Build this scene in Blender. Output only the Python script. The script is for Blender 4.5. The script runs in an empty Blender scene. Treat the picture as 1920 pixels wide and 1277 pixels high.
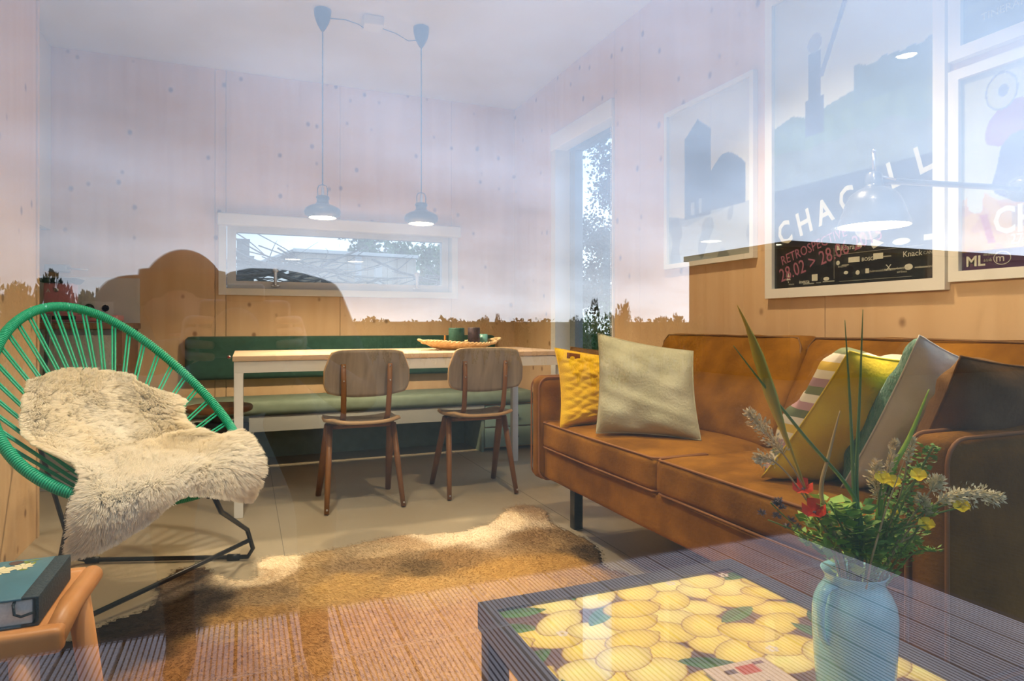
import bpy, bmesh, math, random
import numpy as np
from mathutils import Vector, Matrix, noise as mnoise
R = random.Random(7)
NR = np.random.RandomState(11)
sc = bpy.context.scene
COL = sc.collection
PI = math.pi
TH = math.radians(22.4); S_, C_ = math.sin(TH), math.cos(TH)
F, H, V0 = 1212.0, .893, 610.0
GY = .55                      # plane of the big front window
# ------------------------------------------------------------------ camera
cd = bpy.data.cameras.new('camera'); cam = bpy.data.objects.new('camera', cd); COL.objects.link(cam)
cam.location = (0, 0, H); cam.rotation_euler = (PI/2, 0, -TH)
cd.sensor_width = 36; cd.lens = F*36/1920; cd.shift_y = -(638.5-V0)/1920
cd.clip_start = .01; cd.clip_end = 400
sc.camera = cam
# ------------------------------------------------------------------ view + sky
sc.view_settings.view_transform = 'Standard'; sc.view_settings.look = 'None'
sc.view_settings.gamma = 1; sc.view_settings.use_curve_mapping = False
sc.view_settings.exposure = 0.0
sc.cycles.use_denoising = True
sc.cycles.max_bounces = 10; sc.cycles.transparent_max_bounces = 24; sc.cycles.diffuse_bounces = 5
sc.cycles.caustics_reflective = False; sc.cycles.caustics_refractive = False
sc.cycles.sample_clamp_indirect = 6
W = bpy.data.worlds.new('overcast_sky'); sc.world = W; W.use_nodes = True
def sky(nt, strength):
    N, L = nt.nodes, nt.links
    for n in list(N): N.remove(n)
    out = N.new('ShaderNodeOutputWorld'); bg = N.new('ShaderNodeBackground'); L.new(bg.outputs[0], out.inputs[0])
    tc = N.new('ShaderNodeTexCoord'); sep = N.new('ShaderNodeSeparateXYZ'); L.new(tc.outputs['Generated'], sep.inputs[0])
    # overcast gradient by height: pinkish white low, lavender grey higher up
    r = N.new('ShaderNodeValToRGB'); L.new(sep.outputs[2], r.inputs[0])
    e = r.color_ramp.elements
    e[0].position = 0; e[0].color = (.82, .88, .97, 1); e[1].position = .75; e[1].color = (.44, .58, .84, 1)
    for p, c in ((.09, (.70, .79, .95)), (.2, (.56, .69, .92)), (.38, (.48, .62, .87))):
        q = r.color_ramp.elements.new(p); q.color = c+(1,)
    # clouds: project on a plane so the bands flatten towards the horizon
    ad = N.new('ShaderNodeMath'); ad.operation = 'ADD'; ad.inputs[1].default_value = .33; L.new(sep.outputs[2], ad.inputs[0])
    dv = N.new('ShaderNodeVectorMath'); dv.operation = 'DIVIDE'; L.new(tc.outputs['Generated'], dv.inputs[0])
    cb = N.new('ShaderNodeCombineXYZ')
    for i in range(3): L.new(ad.outputs[0], cb.inputs[i])
    L.new(cb.outputs[0], dv.inputs[1])
    mp = N.new('ShaderNodeMapping'); mp.inputs[3].default_value = (1.3, 1.6, 1.2); mp.inputs[1].default_value = (1.3, .4, 0); L.new(dv.outputs[0], mp.inputs[0])
    nz = N.new('ShaderNodeTexNoise'); nz.inputs['Scale'].default_value = 1.5; nz.inputs['Detail'].default_value = 5; nz.inputs['Roughness'].default_value = .48
    L.new(mp.outputs[0], nz.inputs['Vector'])
    cr = N.new('ShaderNodeMapRange'); cr.inputs[1].default_value = .3; cr.inputs[2].default_value = .7; cr.inputs[3].default_value = .74; cr.inputs[4].default_value = 1.22
    L.new(nz.outputs[0], cr.inputs[0])
    mx = N.new('ShaderNodeVectorMath'); mx.operation = 'SCALE'; L.new(r.outputs[0], mx.inputs[0]); L.new(cr.outputs[0], mx.inputs['Scale'])
    # the cloud layer is thinner on the sun's side
    dt = N.new('ShaderNodeVectorMath'); dt.operation = 'DOT_PRODUCT'; L.new(tc.outputs['Generated'], dt.inputs[0]); dt.inputs[1].default_value = Vector((.93, -.1, .36)).normalized()
    sr = N.new('ShaderNodeMapRange'); sr.interpolation_type = 'SMOOTHSTEP'; sr.inputs[1].default_value = -.55; sr.inputs[2].default_value = .85; sr.inputs[3].default_value = .58; sr.inputs[4].default_value = 1.45
    L.new(dt.outputs['Value'], sr.inputs[0])
    mx2 = N.new('ShaderNodeVectorMath'); mx2.operation = 'SCALE'; L.new(mx.outputs[0], mx2.inputs[0]); L.new(sr.outputs[0], mx2.inputs['Scale'])
    L.new(mx2.outputs[0], bg.inputs[0]); bg.inputs[1].default_value = strength
sky(W.node_tree, 1.65)

# ------------------------------------------------------------------ material helpers
def newmat(name):
    m = bpy.data.materials.new(name); m.use_nodes = True
    nt = m.node_tree; b = nt.nodes['Principled BSDF']
    return m, nt, b
def setp(b, **k):
    for a, v in k.items():
        n = a.replace('_', ' ')
        for cand in (n, n.title(), n.capitalize()):
            if cand in b.inputs: b.inputs[cand].default_value = v; break
def mat(name, c, rough=.6, c2=None, nscale=6, bump=0, bscale=60, metal=0, spec=.4, sheen=0, trans=0, stretch=None, detail=4, coat=0, emit=None, estr=0, sss=0):
    m, nt, b = newmat(name); N, L = nt.nodes, nt.links
    b.inputs['Base Color'].default_value = (*c, 1); b.inputs['Roughness'].default_value = rough
    b.inputs['Metallic'].default_value = metal; b.inputs['Specular IOR Level'].default_value = spec
    b.inputs['Sheen Weight'].default_value = sheen; b.inputs['Coat Weight'].default_value = coat
    tc = N.new('ShaderNodeTexCoord'); vec = tc.outputs['Object']
    if stretch:
        mp = N.new('ShaderNodeMapping'); mp.inputs[3].default_value = stretch; L.new(vec, mp.inputs[0]); vec = mp.outputs[0]
    if c2:
        nz = N.new('ShaderNodeTexNoise'); nz.inputs['Scale'].default_value = nscale; nz.inputs['Detail'].default_value = detail; L.new(vec, nz.inputs['Vector'])
        r = N.new('ShaderNodeValToRGB'); r.color_ramp.elements[0].color = (*c, 1); r.color_ramp.elements[1].color = (*c2, 1)
        r.color_ramp.elements[0].position = .35; r.color_ramp.elements[1].position = .65
        L.new(nz.outputs[0], r.inputs[0]); L.new(r.outputs[0], b.inputs['Base Color'])
    if bump:
        n2 = N.new('ShaderNodeTexNoise'); n2.inputs['Scale'].default_value = bscale; n2.inputs['Detail'].default_value = 3; L.new(vec, n2.inputs['Vector'])
        bp = N.new('ShaderNodeBump'); bp.inputs['Strength'].default_value = min(1, bump); bp.inputs['Distance'].default_value = .01; L.new(n2.outputs[0], bp.inputs['Height']); L.new(bp.outputs[0], b.inputs['Normal'])
    if emit: b.inputs['Emission Color'].default_value = (*emit, 1); b.inputs['Emission Strength'].default_value = estr
    return m
def wood(name, c1, c2, knot=(.16, .07, .03), axis=2, rough=.55, kscale=0, gscale=14, kr=.1):
    """spruce / beech: grain stretched along an axis, optional round knots"""
    m, nt, b = newmat(name); N, L = nt.nodes, nt.links
    b.inputs['Roughness'].default_value = rough; b.inputs['Specular IOR Level'].default_value = .3
    tc = N.new('ShaderNodeTexCoord'); mp = N.new('ShaderNodeMapping')
    s = [1, 1, 1]; s[axis] = .07; mp.inputs[3].default_value = s; L.new(tc.outputs['Object'], mp.inputs[0])
    vec = mp.outputs[0]
    nz = N.new('ShaderNodeTexNoise'); nz.inputs['Scale'].default_value = gscale; nz.inputs['Detail'].default_value = 5; nz.inputs['Distortion'].default_value = .6; L.new(vec, nz.inputs['Vector'])
    r = N.new('ShaderNodeValToRGB'); r.color_ramp.elements[0].color = (*c1, 1); r.color_ramp.elements[1].color = (*c2, 1)
    r.color_ramp.elements[0].position = .3; r.color_ramp.elements[1].position = .7; L.new(nz.outputs[0], r.inputs[0])
    col = r.outputs[0]
    if kscale:
        m2 = N.new('ShaderNodeMapping'); s2 = [1, 1, 1]; s2[axis] = .8; m2.inputs[3].default_value = s2; L.new(tc.outputs['Object'], m2.inputs[0])
        v = N.new('ShaderNodeTexVoronoi'); v.inputs['Scale'].default_value = kscale; L.new(m2.outputs[0], v.inputs['Vector'])
        kr_ = N.new('ShaderNodeValToRGB'); kr_.color_ramp.elements[0].position = kr*.55; kr_.color_ramp.elements[0].color = (1, 1, 1, 1); kr_.color_ramp.elements[1].position = kr*1.25; kr_.color_ramp.elements[1].color = (0, 0, 0, 1)
        L.new(v.outputs['Distance'], kr_.inputs[0])
        ml = N.new('ShaderNodeMath'); ml.operation = 'MULTIPLY'; ml.inputs[1].default_value = .72; L.new(kr_.outputs[0], ml.inputs[0])
        mx = N.new('ShaderNodeMix'); mx.data_type = 'RGBA'; L.new(ml.outputs[0], mx.inputs[0]); L.new(col, mx.inputs[6]); mx.inputs[7].default_value = (*knot, 1)
        col = mx.outputs[2]
    L.new(col, b.inputs['Base Color'])
    bp = N.new('ShaderNodeBump'); bp.inputs['Strength'].default_value = .12; bp.inputs['Distance'].default_value = .004; L.new(nz.outputs[0], bp.inputs['Height']); L.new(bp.outputs[0], b.inputs['Normal'])
    return m
def attrmat(name, rough=.5, spec=.3, coat=0, hair=False, bump=0):
    m, nt, b = newmat(name); N, L = nt.nodes, nt.links
    a = N.new('ShaderNodeAttribute'); a.attribute_name = 'Col'; L.new(a.outputs['Color'], b.inputs['Base Color'])
    b.inputs['Roughness'].default_value = rough; b.inputs['Specular IOR Level'].default_value = spec; b.inputs['Coat Weight'].default_value = coat
    b.inputs['Coat Roughness'].default_value = .02
    if bump:
        n2 = N.new('ShaderNodeTexNoise'); n2.inputs['Scale'].default_value = 160
        bp = N.new('ShaderNodeBump'); bp.inputs['Strength'].default_value = bump; bp.inputs['Distance'].default_value = .004; L.new(n2.outputs[0], bp.inputs['Height']); L.new(bp.outputs[0], b.inputs['Normal'])
    return m
def paneglass(name, base=.08, k=1.5, tint=(.97, .99, .98)):
    """clear pane: each face lets light straight through and mirrors a share that grows at grazing angles (Schlick)"""
    m = bpy.data.materials.new(name); m.use_nodes = True; nt = m.node_tree; N, L = nt.nodes, nt.links
    for n in list(N): N.remove(n)
    out = N.new('ShaderNodeOutputMaterial'); mix = N.new('ShaderNodeMixShader'); tr = N.new('ShaderNodeBsdfTransparent'); gl = N.new('ShaderNodeBsdfGlossy')
    tr.inputs[0].default_value = (*tint, 1); gl.inputs['Roughness'].default_value = 0; gl.inputs[0].default_value = (1, 1, 1, 1)
    g = N.new('ShaderNodeNewGeometry'); d = N.new('ShaderNodeVectorMath'); d.operation = 'DOT_PRODUCT'; L.new(g.outputs['Normal'], d.inputs[0]); L.new(g.outputs['Incoming'], d.inputs[1])
    def mth(op, a, b=None):
        n = N.new('ShaderNodeMath'); n.operation = op
        for i, v in enumerate((a, b)):
            if v is None: continue
            if hasattr(v, 'links'): L.new(v, n.inputs[i])
            else: n.inputs[i].default_value = v
        return n.outputs[0]
    c = mth('ABSOLUTE', d.outputs['Value']); o = mth('SUBTRACT', 1.0, c); p = mth('POWER', o, 5.0); q = mth('MULTIPLY', p, k); s = mth('ADD', q, base); s = mth('MINIMUM', s, 1.0)
    L.new(s, mix.inputs[0]); L.new(tr.outputs[0], mix.inputs[1]); L.new(gl.outputs[0], mix.inputs[2]); L.new(mix.outputs[0], out.inputs[0])
    return m
def lin(r, g, b):
    f = lambda x: (x/255/12.92) if x/255 <= .04045 else ((x/255+.055)/1.055)**2.4
    return (f(r), f(g), f(b))

# ------------------------------------------------------------------ geometry helpers
def ray(u, v):
    r = (u-960)/F; return Vector((S_+r*C_, C_-r*S_, -(v-V0)/F))
EYE = Vector((0, 0, H))
def pz(u, v, zc): return EYE+ray(u, v)*zc
def onZ(u, v, z): d = ray(u, v); return EYE+d*((z-H)/d.z)
def onX(u, v, x): d = ray(u, v); return EYE+d*(x/d.x)
def onY(u, v, y): d = ray(u, v); return EYE+d*(y/d.y)

class MB:
    def __init__(s): s.v = []; s.f = []; s.sm = []
    def add(s, vs, fs, smooth=False):
        o = len(s.v); s.v += [tuple(p) for p in vs]; s.f += [tuple(i+o for i in f) for f in fs]; s.sm += [smooth]*len(fs); return s
    def box(s, x0, x1, y0, y1, z0, z1, b=0):
        if b: return s.rbox(x0, x1, y0, y1, z0, z1, b)
        vs = [(x, y, z) for x in (x0, x1) for y in (y0, y1) for z in (z0, z1)]
        return s.add(vs, [(0, 1, 3, 2), (4, 6, 7, 5), (0, 4, 5, 1), (2, 3, 7, 6), (0, 2, 6, 4), (1, 5, 7, 3)])
    def rbox(s, x0, x1, y0, y1, z0, z1, r, M=None):
        bm = bmesh.new(); bmesh.ops.create_cube(bm, size=1)
        bmesh.ops.scale(bm, vec=(x1-x0, y1-y0, z1-z0), verts=bm.verts)
        r = min(r, .49*min(x1-x0, y1-y0, z1-z0))
        bmesh.ops.bevel(bm, geom=bm.edges[:], offset=r, segments=3 if r > .006 else 2, profile=.6, affect='EDGES')
        bmesh.ops.translate(bm, vec=((x0+x1)/2, (y0+y1)/2, (z0+z1)/2), verts=bm.verts)
        if M is not None: bmesh.ops.transform(bm, matrix=M, verts=bm.verts)
        bm.verts.index_update()
        s.add([v.co[:] for v in bm.verts], [[v.index for v in f.verts] for f in bm.faces], True); bm.free(); return s
    def obox(s, c, ax, ay, az, b=0):
        """oriented box by centre and half vectors"""
        c = Vector(c); ax, ay, az = Vector(ax), Vector(ay), Vector(az)
        if b:
            M = Matrix.Identity(4)
            for i, a in enumerate((ax, ay, az)):
                n = a.normalized()
                for j in range(3): M[j][i] = n[j]
            M.translation = c
            return s.rbox(-ax.length, ax.length, -ay.length, ay.length, -az.length, az.length, b, M)
        vs = [c+ax*i+ay*j+az*k for i in (-1, 1) for j in (-1, 1) for k in (-1, 1)]
        return s.add(vs, [(0, 1, 3, 2), (4, 6, 7, 5), (0, 4, 5, 1), (2, 3, 7, 6), (0, 2, 6, 4), (1, 5, 7, 3)])
    def tube(s, pts, r, n=8, closed=False, caps=True, flat=1.0, ref=None):
        P = [Vector(p) for p in pts]; m = len(P); rs = r if hasattr(r, '__len__') else [r]*m
        vs = []; up = Vector(ref) if ref else None
        prev = None
        for i, p in enumerate(P):
            t = (P[(i+1) % m]-P[i-1]) if closed else (P[min(i+1, m-1)]-P[max(i-1, 0)])
            t = t.normalized() if t.length > 1e-9 else Vector((0, 0, 1))
            if prev is None:
                a = up if up else (Vector((0, 0, 1)) if abs(t.z) < .9 else Vector((1, 0, 0)))
                x = (a-t*a.dot(t)).normalized()
            else:
                x = (up-t*up.dot(t)) if up else (prev-t*prev.dot(t)); x = x.normalized()
            prev = x; y = t.cross(x)
            for k in range(n):
                a = 2*PI*k/n; vs.append(p+(x*math.cos(a)*flat+y*math.sin(a))*rs[i])
        fs = []
        for i in range(m if closed else m-1):
            for k in range(n):
                a = i*n+k; b = i*n+(k+1) % n; c = ((i+1) % m)*n+(k+1) % n; d = ((i+1) % m)*n+k; fs.append((a, b, c, d))
        if caps and not closed: fs += [tuple(range(n))[::-1], tuple((m-1)*n+k for k in range(n))]
        return s.add(vs, fs, True)
    def lathe(s, prof, c=(0, 0, 0), n=24, cap=True, M=None):
        vs = []
        for r, z in prof:
            for k in range(n):
                a = 2*PI*k/n; v = Vector((r*math.cos(a), r*math.sin(a), z)); vs.append((M @ v if M is not None else v)+Vector(c))
        fs = [(i*n+k, i*n+(k+1) % n, (i+1)*n+(k+1) % n, (i+1)*n+k) for i in range(len(prof)-1) for k in range(n)]
        if cap: fs += [tuple(range(n))[::-1], tuple((len(prof)-1)*n+k for k in range(n))]
        return s.add(vs, fs, True)
    def grid(s, fn, nu, nv, closed_u=False, smooth=True):
        vs = [fn(i/(nu if closed_u else nu-1), j/(nv-1)) for j in range(nv) for i in range(nu)]
        fs = [(j*nu+i, j*nu+(i+1) % nu, (j+1)*nu+(i+1) % nu, (j+1)*nu+i) for j in range(nv-1) for i in range(nu if closed_u else nu-1)]
        return s.add(vs, fs, smooth)
    def prism(s, poly, h0, h1, fn=lambda x, y, z: (x, y, z), smooth=False):
        n = len(poly); vs = [fn(x, y, h0) for x, y in poly]+[fn(x, y, h1) for x, y in poly]
        return s.add(vs, [tuple(range(n))[::-1], tuple(range(n, 2*n))]+[(i, (i+1) % n, n+(i+1) % n, n+i) for i in range(n)], smooth)
    def leaf(s, c, d, w, L, n=None, fold=.15):
        """a small pointed leaf from c along d"""
        d = Vector(d).normalized(); nn = Vector(n) if n else Vector((R.uniform(-1, 1), R.uniform(-1, 1), R.uniform(-.3, 1)))
        x = d.cross(nn); x = x.normalized() if x.length > 1e-6 else Vector((1, 0, 0)); z = x.cross(d)
        c = Vector(c)
        return s.add([c, c+d*L*.45+x*w-z*fold*w, c+d*L, c+d*L*.45-x*w-z*fold*w, c+d*L*.45], [(0, 1, 4), (1, 2, 4), (2, 3, 4), (3, 0, 4)], True)
    def mesh(s, name):
        me = bpy.data.meshes.new(name); me.from_pydata(s.v, [], s.f); me.polygons.foreach_set('use_smooth', s.sm); me.update(); return me
def obj(name, mb, m=None, parent=None, kind=None, label=None, fixn=False):
    me = mb.mesh(name) if isinstance(mb, MB) else mb
    if fixn:
        bm = bmesh.new(); bm.from_mesh(me); bmesh.ops.recalc_face_normals(bm, faces=bm.faces); bm.to_mesh(me); bm.free()
    if m is not None and not me.materials: me.materials.append(m)
    o = bpy.data.objects.new(name, me); COL.objects.link(o)
    if parent is not None: attach(o, parent)
    if kind: o['kind'] = kind
    if label: o['label'] = label
    return o
def wloc(o):
    v = Vector((0, 0, 0))
    while o is not None: v = v+o.location; o = o.parent if o.parent and not any(abs(x) > 1e-9 for x in o.matrix_parent_inverse.translation) else None
    return v
def attach(o, parent):
    o.parent = parent
    top = parent
    if parent.parent is None: o.matrix_parent_inverse = Matrix.Translation(-parent.location)
def tag(o, label, cat, group=None, kind=None):
    o['label'] = label; o['category'] = cat
    if group: o['group'] = group
    if kind: o['kind'] = kind
    return o
def thing(name, label, cat, loc=(0, 0, 0), group=None):
    o = bpy.data.objects.new(name, None); COL.objects.link(o); o.location = loc; o.empty_display_size = .05
    return tag(o, label, cat, group)
def struct(name, mb, m, parent=None, **k): return obj(name, mb, m, parent, kind=None if parent else 'structure', **k)
def copy_tree(o, parent=None):
    c = o.copy(); COL.objects.link(c)
    if parent is not None: c.parent = parent
    for ch in [x for x in bpy.data.objects if x.parent == o]: copy_tree(ch, c)
    return c
def text(s, size, m, name='lettering', parent=None, M=None, align='LEFT', extr=.0004, squash=1.0, bold=0.0):
    cu = bpy.data.curves.new('t', 'FONT'); cu.body = s; cu.size = size; cu.extrude = extr; cu.offset = size*bold; cu.align_x = align; cu.resolution_u = 2
    t = bpy.data.objects.new('t', cu); COL.objects.link(t)
    dg = bpy.context.evaluated_depsgraph_get(); me = bpy.data.meshes.new_from_object(t.evaluated_get(dg)); bpy.data.objects.remove(t)
    me.transform(Matrix.Diagonal((squash, 1, 1, 1)))
    if M is not None: me.transform(M)
    me.materials.clear(); me.materials.append(m)
    return obj(name, me, None, parent)
def wallM(y, z, x=1.96, rot=0):   # frame of something lying on the right wall (seen from the room)
    M = Matrix(((0, 0, -1, x), (-1, 0, 0, y), (0, 1, 0, z), (0, 0, 0, 1)))
    return M @ Matrix.Rotation(rot, 4, 'Z')
def image_grid(name, rgb, fn, m, parent):
    """flat print: a finely divided sheet whose points carry the printed colours. rgb[h,w,3] linear, row 0 = bottom"""
    h, w = rgb.shape[:2]
    vs = [fn(i/(w-1), j/(h-1)) for j in range(h) for i in range(w)]
    a = (np.arange(h-1)[:, None]*w+np.arange(w-1)[None]).ravel()
    fs = np.stack([a, a+1, a+w+1, a+w], 1)
    me = bpy.data.meshes.new(name); me.from_pydata(vs, [], fs.tolist())
    at = me.color_attributes.new('Col', 'FLOAT_COLOR', 'POINT')
    c = np.ones((h*w, 4), np.float32); c[:, :3] = rgb.reshape(-1, 3); at.data.foreach_set('color', c.ravel())
    return obj(name, me, m, parent)
def fnoise(p, s=1., o=0.): return mnoise.noise(Vector((p[0]*s+o, p[1]*s, p[2]*s)))
def fur(name, roots, dirs, radius, m, parent, cols=None, tip=.15, label=None):
    """hair curves; roots [n,3], dirs [n,k,3] offsets of the following points"""
    n, k = dirs.shape[:2]
    hc = bpy.data.hair_curves.new(name); hc.add_curves([k+1]*n)
    pts = np.concatenate([roots[:, None], roots[:, None]+dirs], 1).astype(np.float32)
    hc.attributes['position'].data.foreach_set('vector', pts.ravel())
    rr = np.repeat(np.linspace(1, tip, k+1)[None], n, 0)*radius
    ra = hc.attributes.get('radius') or hc.attributes.new('radius', 'FLOAT', 'POINT'); ra.data.foreach_set('value', rr.astype(np.float32).ravel())
    if cols is not None:
        ca = hc.attributes.new('Col', 'FLOAT_COLOR', 'CURVE'); cc = np.ones((n, 4), np.float32); cc[:, :3] = cols; ca.data.foreach_set('color', cc.ravel())
    hc.materials.append(m)
    o = bpy.data.objects.new(name, hc); COL.objects.link(o)
    if parent is not None: attach(o, parent)
    o['kind'] = 'stuff'
    if label: o['label'] = label
    return o

# ------------------------------------------------------------------ materials
M = {}
M['spruce'] = wood('spruce_board', (.66, .45, .25), (.73, .52, .31), kscale=8.5, kr=.125)
M['spruce_edge'] = wood('spruce_edge', (.62, .43, .24), (.72, .53, .33))
M['white'] = mat('white_paint', (.78, .78, .75), .5)
M['ceil'] = mat('ceiling_paint', (.70, .68, .64), .8, (.74, .72, .68), 3)
M['floor'] = mat('floor_screed', (.36, .305, .215), .42, (.41, .355, .26), 2.5, bump=.04, bscale=40, spec=.35)
M['joint'] = mat('floor_joint', (.2, .18, .15), .7)
M['glass'] = paneglass('double_glazing', .19, 1.8)
M['glass2'] = paneglass('clear_glass', .035, .6)
M['alu'] = mat('window_frame_paint', (.62, .64, .66), .4)
M['dark_frame'] = mat('grey_window_frame', (.22, .25, .27), .4)
M['steel'] = mat('brushed_steel', (.6, .6, .6), .3, metal=1)
M['black'] = mat('black_metal', (.012, .012, .013), .35, spec=.5)
M['blackplastic'] = mat('black_plastic', (.015, .015, .015), .4)
M['suede'] = mat('brown_suede', (.165, .068, .006), .85, (.30, .13, .014), 7, bump=.25, bscale=90, detail=7, spec=.1)
M['suede_dark'] = mat('dark_brown_suede', (.15, .078, .03), .8, (.25, .135, .055), 8, bump=.25, bscale=90, spec=.2, detail=7)
M['piping'] = mat('suede_piping', (.26, .11, .035), .7)
M['green'] = mat('dark_green_fabric', (.020, .075, .058), .85, (.028, .095, .073), 30, bump=.2, bscale=300, sheen=.2)
M['sage'] = mat('sage_fabric', (.19, .25, .19), .8, (.22, .29, .23), 20, bump=.15, bscale=300)
M['bench_white'] = mat('bench_board_paint', (.40, .41, .39), .5)
M['aqua'] = mat('pale_aqua_paint', (.27, .40, .36), .5)
M['ply'] = wood('plywood_edge', (.5, .36, .22), (.62, .46, .3), axis=0)
M['tabletop'] = wood('beech_tabletop', (.72, .53, .36), (.80, .62, .45), axis=0, rough=.4)
M['chairply'] = wood('worn_chair_ply', (.25, .21, .17), (.37, .32, .26), axis=2, gscale=30, rough=.45)
M['chairedge'] = wood('chair_ply_edge', (.5, .33, .17), (.6, .42, .24), axis=0)
M['chairleg'] = wood('chair_leg_wood', (.17, .075, .025), (.28, .13, .045), axis=2, rough=.4)
M['stoolwood'] = wood('orange_beech', (.42, .17, .045), (.52, .24, .08), axis=2, rough=.4)
M['seatwood'] = wood('round_stool_wood', (.2, .09, .04), (.32, .16, .07), axis=0, rough=.4)
M['teal'] = mat('turquoise_cord', (.01, .40, .23), .45, spec=.5)
M['fleece'] = mat('fleece_skin', (.93, .88, .78), .9)
M['hair'] = attrmat('fleece_wool', .8, .1)
_nt = M['hair'].node_tree; _tl = _nt.nodes.new('ShaderNodeBsdfTranslucent'); _mx = _nt.nodes.new('ShaderNodeMixShader'); _mx.inputs[0].default_value = .5
_at = [n for n in _nt.nodes if n.type == 'ATTRIBUTE'][0]; _nt.links.new(_at.outputs['Color'], _tl.inputs[0]); _nt.links.new(_nt.nodes['Principled BSDF'].outputs[0], _mx.inputs[1]); _nt.links.new(_tl.outputs[0], _mx.inputs[2]); _nt.links.new(_mx.outputs[0], _nt.nodes['Material Output'].inputs[0])
M['hide'] = attrmat('cow_hide', .85, .1, bump=.1)
M['print'] = attrmat('print_under_glass', .6, .3, coat=1)
M['poster'] = attrmat('poster_paper', .6, .3, coat=.6)
M['lamp'] = mat('dark_enamel', (.055, .065, .075), .35, spec=.5)
M['lampin'] = mat('white_enamel_inside', (.8, .78, .72), .5)
M['bulb'] = mat('lit_bulb', (1, 1, 1), .5, emit=(1, .86, .62), estr=28)
M['cable'] = mat('blue_grey_cable', (.03, .06, .10), .6)
M['ct'] = mat('charcoal_table_lacquer', (.03, .032, .04), .35)
M['vase'] = mat('pale_blue_glaze', (.23, .62, .68), .18, (.28, .68, .74), 5, spec=.6, coat=.4)
M['teal_vase'] = mat('dark_green_wax', (.012, .065, .055), .6, (.03, .10, .085), 40)
M['purple_vase'] = mat('dark_plum_wax', (.03, .022, .035), .6, (.07, .05, .075), 40)
M['pale_teal'] = mat('pale_teal_glass', (.16, .4, .38), .3)
M['wicker'] = mat('straw', (.55, .38, .2), .8, (.72, .54, .32), 40, bump=.6, bscale=80)
M['pink'] = mat('pink_enamel', (.66, .26, .30), .3, spec=.6)
M['counter_grey'] = mat('cabinet_grey_paint', (.36, .35, .31), .5)
M['splash'] = mat('backsplash_panel', (.66, .64, .60), .5)
M['brownpanel'] = wood('brown_side_panel', (.17, .09, .045), (.24, .13, .07), axis=2)
M['yellowq'] = mat('yellow_quilt', (.90, .55, .012), .85, (.95, .62, .02), 20, bump=.3, bscale=200, sheen=.2)
M['cream'] = mat('pale_olive_velvet', (.42, .41, .27), .75, (.52, .51, .36), 9, bump=.3, bscale=120, sheen=.15)
M['oliveyellow'] = mat('olive_yellow_cotton', (.66, .48, .03), .85, (.76, .58, .045), 9, bump=.2, bscale=120)
M['tealfab'] = mat('teal_green_velvet', (.03, .14, .10), .8, (.05, .20, .145), 25, bump=.4, bscale=110, sheen=.3)
M['greyfab'] = mat('light_grey_linen', (.64, .65, .62), .85, (.72, .73, .70), 12, bump=.25, bscale=60)
M['tagl'] = mat('brown_leather_label', (.3, .1, .03), .6)
M['bookcover'] = mat('teal_book_cover', (.045, .135, .19), .4, (.06, .17, .23), 12)
M['bookspine'] = mat('dark_navy_cloth', (.012, .03, .045), .6, bump=.3, bscale=200)
M['paper'] = mat('paper_pages', (.72, .72, .69), .8, (.62, .62, .6), 300, stretch=(1, 1, 1))
M['deck'] = mat('composite_decking', (.36, .29, .28), .7, (.52, .43, .41), 5, bump=.2, bscale=120, stretch=(1, .15, 1), detail=6)
M['grass'] = mat('dark_lawn', (.010, .014, .005), .95, (.018, .020, .008), 3, bump=.6, bscale=30)
M['leafg'] = mat('hedge_leaf', (.035, .065, .018), .7, (.07, .10, .03), 5)
M['leafd'] = mat('dark_leaf', (.012, .03, .012), .7, (.03, .055, .02), 5)
M['leafb'] = mat('bright_leaf', (.06, .14, .03), .65, (.10, .20, .05), 6)
M['bark'] = mat('bark', (.10, .08, .065), .9, (.17, .14, .12), 20)
M['greybark'] = mat('grey_bark', (.13, .13, .13), .9, (.26, .25, .24), 30)
M['siding'] = wood('shed_siding', (.45, .36, .26), (.58, .48, .36), axis=2)
M['darkwall'] = mat('dark_stained_cladding', (.012, .010, .010), .8)
M['greywood'] = wood('grey_weathered_wood', (.13, .14, .14), (.22, .23, .23), axis=2)
M['cloth_dark'] = mat('dark_jacket', (.02, .018, .018), .9)
M['trouser'] = mat('dark_trousers', (.03, .03, .04), .9)
M['skin'] = mat('skin', (.26, .15, .10), .6)
M['hairdark'] = mat('dark_hair', (.03, .02, .015), .7)
M['extwall'] = mat('exterior_cladding', (.09, .085, .08), .8)

# ================================================================== STRUCTURE
WX, BY, CZ = 1.96, 4.70, 2.59
XL = -1.75
struct('floor', MB().box(XL, WX+.15, GY-.06, BY+.15, -.06, 0), M['floor'])
for j, (a, b) in enumerate((((.13, .6), (.13, BY)), ((-1.1, .6), (-1.1, BY)), ((1.36, .6), (1.36, BY)))):
    pass
fl = bpy.data.objects['floor']
for x in (-1.09, .14, 1.37):
    obj('joint', MB().box(x-.0012, x+.0012, .6, BY, -.001, .0006), M['joint'], fl)
struct('ceiling', MB().box(XL-.1, WX+.25, GY-.1, BY+.2, CZ, CZ+.2), M['ceil'])
def panel_wall(name, panels, mk, m):
    root = bpy.data.objects.new(name, None); COL.objects.link(root); root['kind'] = 'structure'
    for p in panels:
        obj('panel', mk(*p), m, root)
    return root
g = .0015
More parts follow.
